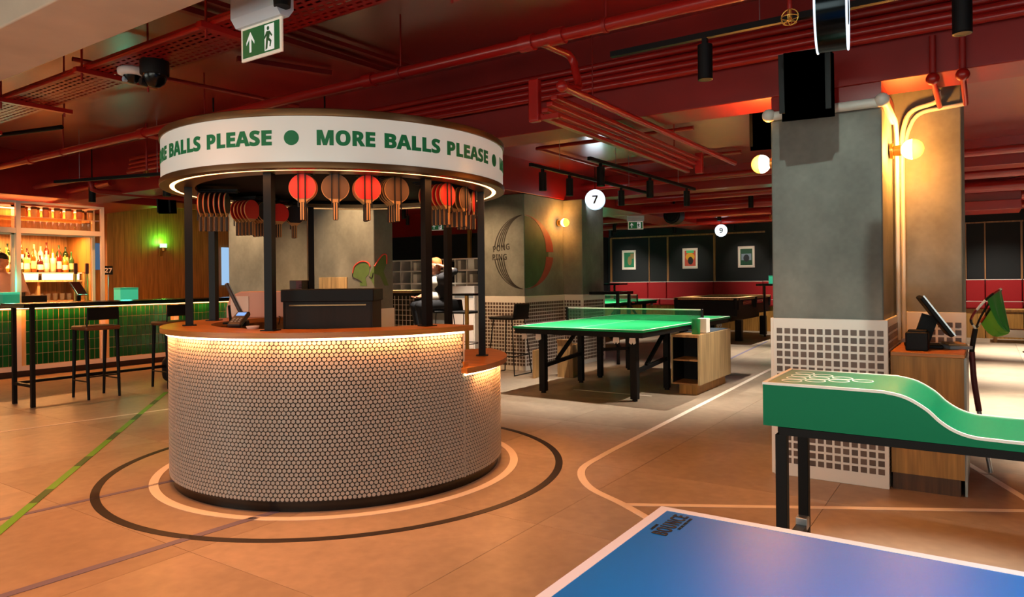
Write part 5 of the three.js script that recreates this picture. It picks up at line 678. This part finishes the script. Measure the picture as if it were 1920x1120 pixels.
// unseen light panels behind the viewer, placed to light the room from the front
[[-6.5, 'nearer the bar'], [-1.2, 'behind the viewer'], [3.2, 'behind the blue table']].forEach(([x, w]) => { const t = thing('unseen_light_panel', 'large unseen light panel ' + w + ' outside the picture', 'light panel', [x, 1.35, 2.95]); mesh('frame', rb(3.6, 1.7, 0.06, 0.01, 0, 0, 0.02), M.black, t); mesh('lit_face', bx(3.5, 1.6, 0.01, 0, 0, -0.014), lit(0xf0f4ea, 0.6), t); const l = new THREE.RectAreaLight(0xeef4e6, I.unseenPanel, 3.4, 1.5); l.name = 'panel_glow'; l.position.set(0, 0, -0.03); t.add(l); });
[[-7.6, -15.9], [-5.6, -16.0], [-3.6, -16.0], [0.2, -15.9]].forEach(([x, z], i) => trackSpot(['first', 'second', 'third', 'fourth'][i] + ' unseen downlight from the partition wall over the red benches', [x, 2.85, z], [x, 0.6, z - 1.0], I.farSpot * 0.4, 0.75, NEUTRAL, discWhite, 'unseen downlights over the benches', true));  // unseen lamps, placed to light the bench upholstery
[[-9.6, -6.6], [-9.8, -4.6]].forEach(([x, z], i) => trackSpot((i ? 'nearer' : 'farther') + ' unseen warm ceiling spotlight between high table and bar', [x, 2.6, z], [-12, 1.0, z - 0.4], I.floorSpot * 1.4, 0.8, WARM, discAmber, 'unseen spotlights before the bar', true));  // unseen lamps, placed to warm the bar and veneer wall
{ const t = thing('unseen_cove_light', 'unseen warm cove light strip on top of the veneer wall', 'light strip', [-12.75, 2.785, -7.9]); mesh('channel', rb(0.12, 0.02, 3.2, 0.004, 0, 0.01, 0), M.brass, t); mesh('strip', bx(0.06, 0.004, 3.1, 0, 0.022, 0), M.ledWarm, t); const l = new THREE.RectAreaLight(AMBER, I.barStrip * 1.5, 3.1, 0.06); l.name = 'strip_glow'; l.position.set(0, 0.03, 0); l.rotation.set(Math.PI / 2, 0, Math.PI / 2); t.add(l); }  // out of view above the coving, placed to light the ceiling near the bar
trackSpot('unseen bright downlight on the slab over the green ramp game', [-0.05, 3.08, -3.12], [-0.1, 0.7, -3.15], I.farSpot * 0.8, 0.33, NEUTRAL, discWhite, 'unseen downlight over the ramp', true);  // out of view, placed to brighten the top of the ramp
trackSpot('unseen neutral spotlight on the slab aimed at the grey column', [-0.55, 3.08, -2.4], [-0.83, 1.6, -4.75], 12, 0.38, 0xeafff2, discWhite, 'unseen column wash lights', true);  // out of view, placed to light the column front
// ================================================================ PEOPLE
function field(bones, k = 0.03) { return (x, y, z) => { let d = 9; for (const [a, b, ra, rb_] of bones) { const ux = b[0] - a[0], uy = b[1] - a[1], uz = b[2] - a[2], L = ux * ux + uy * uy + uz * uz || 1e-9; let t = ((x - a[0]) * ux + (y - a[1]) * uy + (z - a[2]) * uz) / L; t = t < 0 ? 0 : t > 1 ? 1 : t; const e = Math.hypot(x - a[0] - ux * t, y - a[1] - uy * t, z - a[2] - uz * t) - (ra + (rb_ - ra) * t); const h = Math.max(k - Math.abs(d - e), 0) / k; d = Math.min(d, e) - h * h * k * 0.25; } return d; }; }
function surface(bones, cell, k) {
  let lo = [9, 9, 9], hi = [-9, -9, -9]; for (const [a, b, ra, rb_] of bones) for (let i = 0; i < 3; i++) { lo[i] = Math.min(lo[i], a[i] - ra, b[i] - rb_); hi[i] = Math.max(hi[i], a[i] + ra, b[i] + rb_); }
  const size = Math.max(...hi.map((v, i) => v - lo[i])) + cell * 8, n = Math.ceil(size / cell), c = hi.map((v, i) => (v + lo[i]) / 2), half = size / 2, f = field(bones, k);
  const mc = new MarchingCubes(n, M.skin, false, false, 120000); mc.isolation = 0;
  for (let z = 0; z < n; z++) for (let y = 0; y < n; y++) for (let x = 0; x < n; x++) mc.field[x + y * n + z * n * n] = -f(c[0] + (x - n / 2) / (n / 2) * half, c[1] + (y - n / 2) / (n / 2) * half, c[2] + (z - n / 2) / (n / 2) * half);
  mc.update(); const g = new THREE.BufferGeometry(), N = mc.count; const p = new Float32Array(N * 3), q = new Float32Array(N * 3);
  for (let i = 0; i < N * 3; i++) { p[i] = mc.positionArray[i] * half + c[i % 3]; q[i] = mc.normalArray[i]; }
  g.setAttribute('position', new THREE.BufferAttribute(p, 3)); g.setAttribute('normal', new THREE.BufferAttribute(q, 3)); g.computeVertexNormals(); return g;
}
function handBones([x, y, z], dir, side) { const d = V(...dir).normalize(), s = V(...side).normalize(), n = d.clone().cross(s), o = V(x, y, z), at = (a, b, c) => o.clone().addScaledVector(d, a).addScaledVector(s, b).addScaledVector(n, c).toArray(); const B = [[at(0, -0.018, 0), at(0.075, -0.026, 0), 0.019, 0.016], [at(0, 0.016, 0), at(0.075, 0.024, 0), 0.019, 0.016]]; [[-0.03, 0.062], [-0.01, 0.074], [0.011, 0.069], [0.031, 0.052]].forEach(([b, l]) => { B.push([at(0.075, b, 0), at(0.075 + l * 0.55, b * 1.1, -0.008), 0.0095, 0.0085], [at(0.075 + l * 0.55, b * 1.1, -0.008), at(0.075 + l * 0.95, b * 1.1, -0.028), 0.0085, 0.0075]); }); B.push([at(0.015, -0.03, 0), at(0.05, -0.056, -0.012), 0.012, 0.01], [at(0.05, -0.056, -0.012), at(0.08, -0.06, -0.024), 0.01, 0.008]); return B; }
function head(c, fwd) { const f = V(...fwd).normalize(), up = V(0, 1, 0), s = f.clone().cross(up), C = V(...c), at = (a, b, d) => C.clone().addScaledVector(f, a).addScaledVector(up, b).addScaledVector(s, d).toArray(); return { at, bones: [[at(-0.015, 0.03, 0), at(-0.01, 0.035, 0), 0.09, 0.09], [at(0.02, -0.03, 0), at(0.035, -0.075, 0), 0.068, 0.045], [at(0.085, 0.01, 0), at(0.1, -0.02, 0), 0.012, 0.016], [at(0.068, 0.028, -0.04), at(0.07, 0.028, 0.04), 0.018, 0.018], [at(0.062, -0.06, -0.016), at(0.062, -0.06, 0.016), 0.014, 0.014], [at(-0.005, 0.01, -0.085), at(-0.01, -0.02, -0.083), 0.018, 0.012], [at(-0.005, 0.01, 0.085), at(-0.01, -0.02, 0.083), 0.018, 0.012]], hair: [[at(-0.03, 0.06, 0), at(-0.03, 0.05, 0), 0.096, 0.094], [at(-0.06, 0, 0), at(-0.055, -0.05, 0), 0.07, 0.05], [at(0.03, 0.1, -0.03), at(0.03, 0.1, 0.03), 0.045, 0.045]] }; }
function person(label, pos, turn, J, o) {
  const t = thing('person', label, 'person', pos, turn);
  const H = head(J.head, o.face), body = [[J.hip, J.chest, 0.13, 0.15], [J.chest, J.neck, 0.14, 0.062], [J.neck, J.head, 0.055, 0.055]];
  const arms = [], legs = [], sleeves = [];
  for (const s of ['L', 'R']) { body.push([J.chest, J['sh' + s], 0.11, 0.065]); arms.push([J['sh' + s], J['el' + s], 0.058, 0.042], [J['el' + s], J['wr' + s], 0.04, 0.027]); sleeves.push([J['sh' + s], J['el' + s], 0.072, 0.056]); legs.push([J['hip' + s], J['kn' + s], 0.092, 0.06], [J['kn' + s], J['an' + s], 0.058, 0.04], [J['an' + s], J['to' + s], 0.042, 0.032]); }
  const skin = [surface([...body, ...arms, ...legs], 0.015, 0.05), surface([[J.neck, J.head, 0.055, 0.055], ...H.bones], 0.005, 0.03)];
  for (const s of ['L', 'R']) { const d = o['hand' + s]; skin.push(surface(handBones(J['wr' + s], d[0], d[1]), 0.004, 0.008)); }
  const b = mesh('body', skin, o.skin, t);
  mesh('hair', surface(H.hair, 0.008, 0.03), o.hair, t);
  mesh('eyes', [sp(0.009, ...H.at(0.083, 0.018, -0.03), 10), sp(0.009, ...H.at(0.083, 0.018, 0.03), 10)], M.blackGloss, t);
  mesh('shirt', surface([[J.hip, J.chest, 0.142, 0.163], [J.chest, J.neck, 0.15, 0.07], [J.chest, J.shL, 0.12, 0.078], [J.chest, J.shR, 0.12, 0.078], ...sleeves], 0.014, 0.05), o.shirt, t);
  mesh('trousers', surface([[J.hip, J.hipL, 0.14, 0.11], [J.hip, J.hipR, 0.14, 0.11], [J.hipL, J.knL, 0.106, 0.074], [J.hipR, J.knR, 0.106, 0.074], [J.knL, J.anL, 0.072, 0.055], [J.knR, J.anR, 0.072, 0.055]], 0.014, 0.04), M.jeans, t);
  mesh('shoes', [surface([[J.anL, J.toL, 0.05, 0.042]], 0.01, 0.02), surface([[J.anR, J.toR, 0.05, 0.042]], 0.01, 0.02)], M.black, t);
  if (o.apron) mesh('apron', surface(o.apron, 0.012, 0.05), M.apron, t);
  return t;
}
person('ginger-haired person in dark clothes and pale apron seated behind the kiosk, hand at the head', [-7.5, 0, -9.0], 243 * D, { hip: [0, 0.9, 0], chest: [0.04, 1.2, 0], neck: [0.07, 1.37, 0], head: [0.11, 1.5, 0], hipL: [0.02, 0.88, 0.1], hipR: [0.02, 0.88, -0.1], knL: [0.42, 0.86, 0.12], knR: [0.42, 0.86, -0.12], anL: [0.34, 0.42, 0.12], anR: [0.34, 0.42, -0.12], toL: [0.46, 0.38, 0.12], toR: [0.46, 0.38, -0.12], shL: [0.05, 1.31, 0.19], shR: [0.05, 1.31, -0.19], elL: [0.14, 1.06, 0.25], elR: [-0.1, 1.42, -0.34], wrL: [0.34, 1.0, 0.14], wrR: [0.02, 1.5, -0.17] },
  { face: [1, -0.1, 0.2], skin: M.skin, hair: M.hairGinger, shirt: M.shirtBlack, handL: [[1, -0.1, -0.3], [0, 0, 1]], handR: [[0.5, 0.3, 0.6], [0.6, 0.2, -0.5]], apron: [[[0.12, 1.24, -0.06], [0.12, 1.24, 0.06], 0.105, 0.105], [[0.14, 1.0, -0.08], [0.14, 1.0, 0.08], 0.09, 0.09], [[0.13, 1.2, 0], [0.15, 0.98, 0], 0.1, 0.1]] });
wireStool('black wire-legged stool under the seated person', [-7.5, 0.0, -9.0], 243 * D + Math.PI);
person('person in a pale pink shirt standing behind the bar at the picture edge', [-12.2, 0, -4.42], -0.3, { hip: [0, 0.95, 0], chest: [0.02, 1.28, 0], neck: [0.03, 1.46, 0], head: [0.05, 1.6, 0], hipL: [0, 0.92, 0.1], hipR: [0, 0.92, -0.1], knL: [0.03, 0.5, 0.11], knR: [0.03, 0.5, -0.11], anL: [0, 0.09, 0.11], anR: [0, 0.09, -0.11], toL: [0.13, 0.04, 0.12], toR: [0.13, 0.04, -0.12], shL: [0.02, 1.4, 0.2], shR: [0.02, 1.4, -0.2], elL: [0.06, 1.12, 0.27], elR: [0.06, 1.14, -0.3], wrL: [0.3, 1.06, 0.2], wrR: [0.29, 1.07, -0.22] },
  { face: [1, -0.3, 0.1], skin: M.skinB, hair: M.hairDark, shirt: M.shirtPink, handL: [[1, -0.1, -0.2], [0, 0, 1]], handR: [[1, -0.1, 0.2], [0, 0, 1]] });

scene.traverse((o) => { if (o.isMesh) { o.castShadow = true; o.receiveShadow = true; } });
renderer.render(scene, camera);
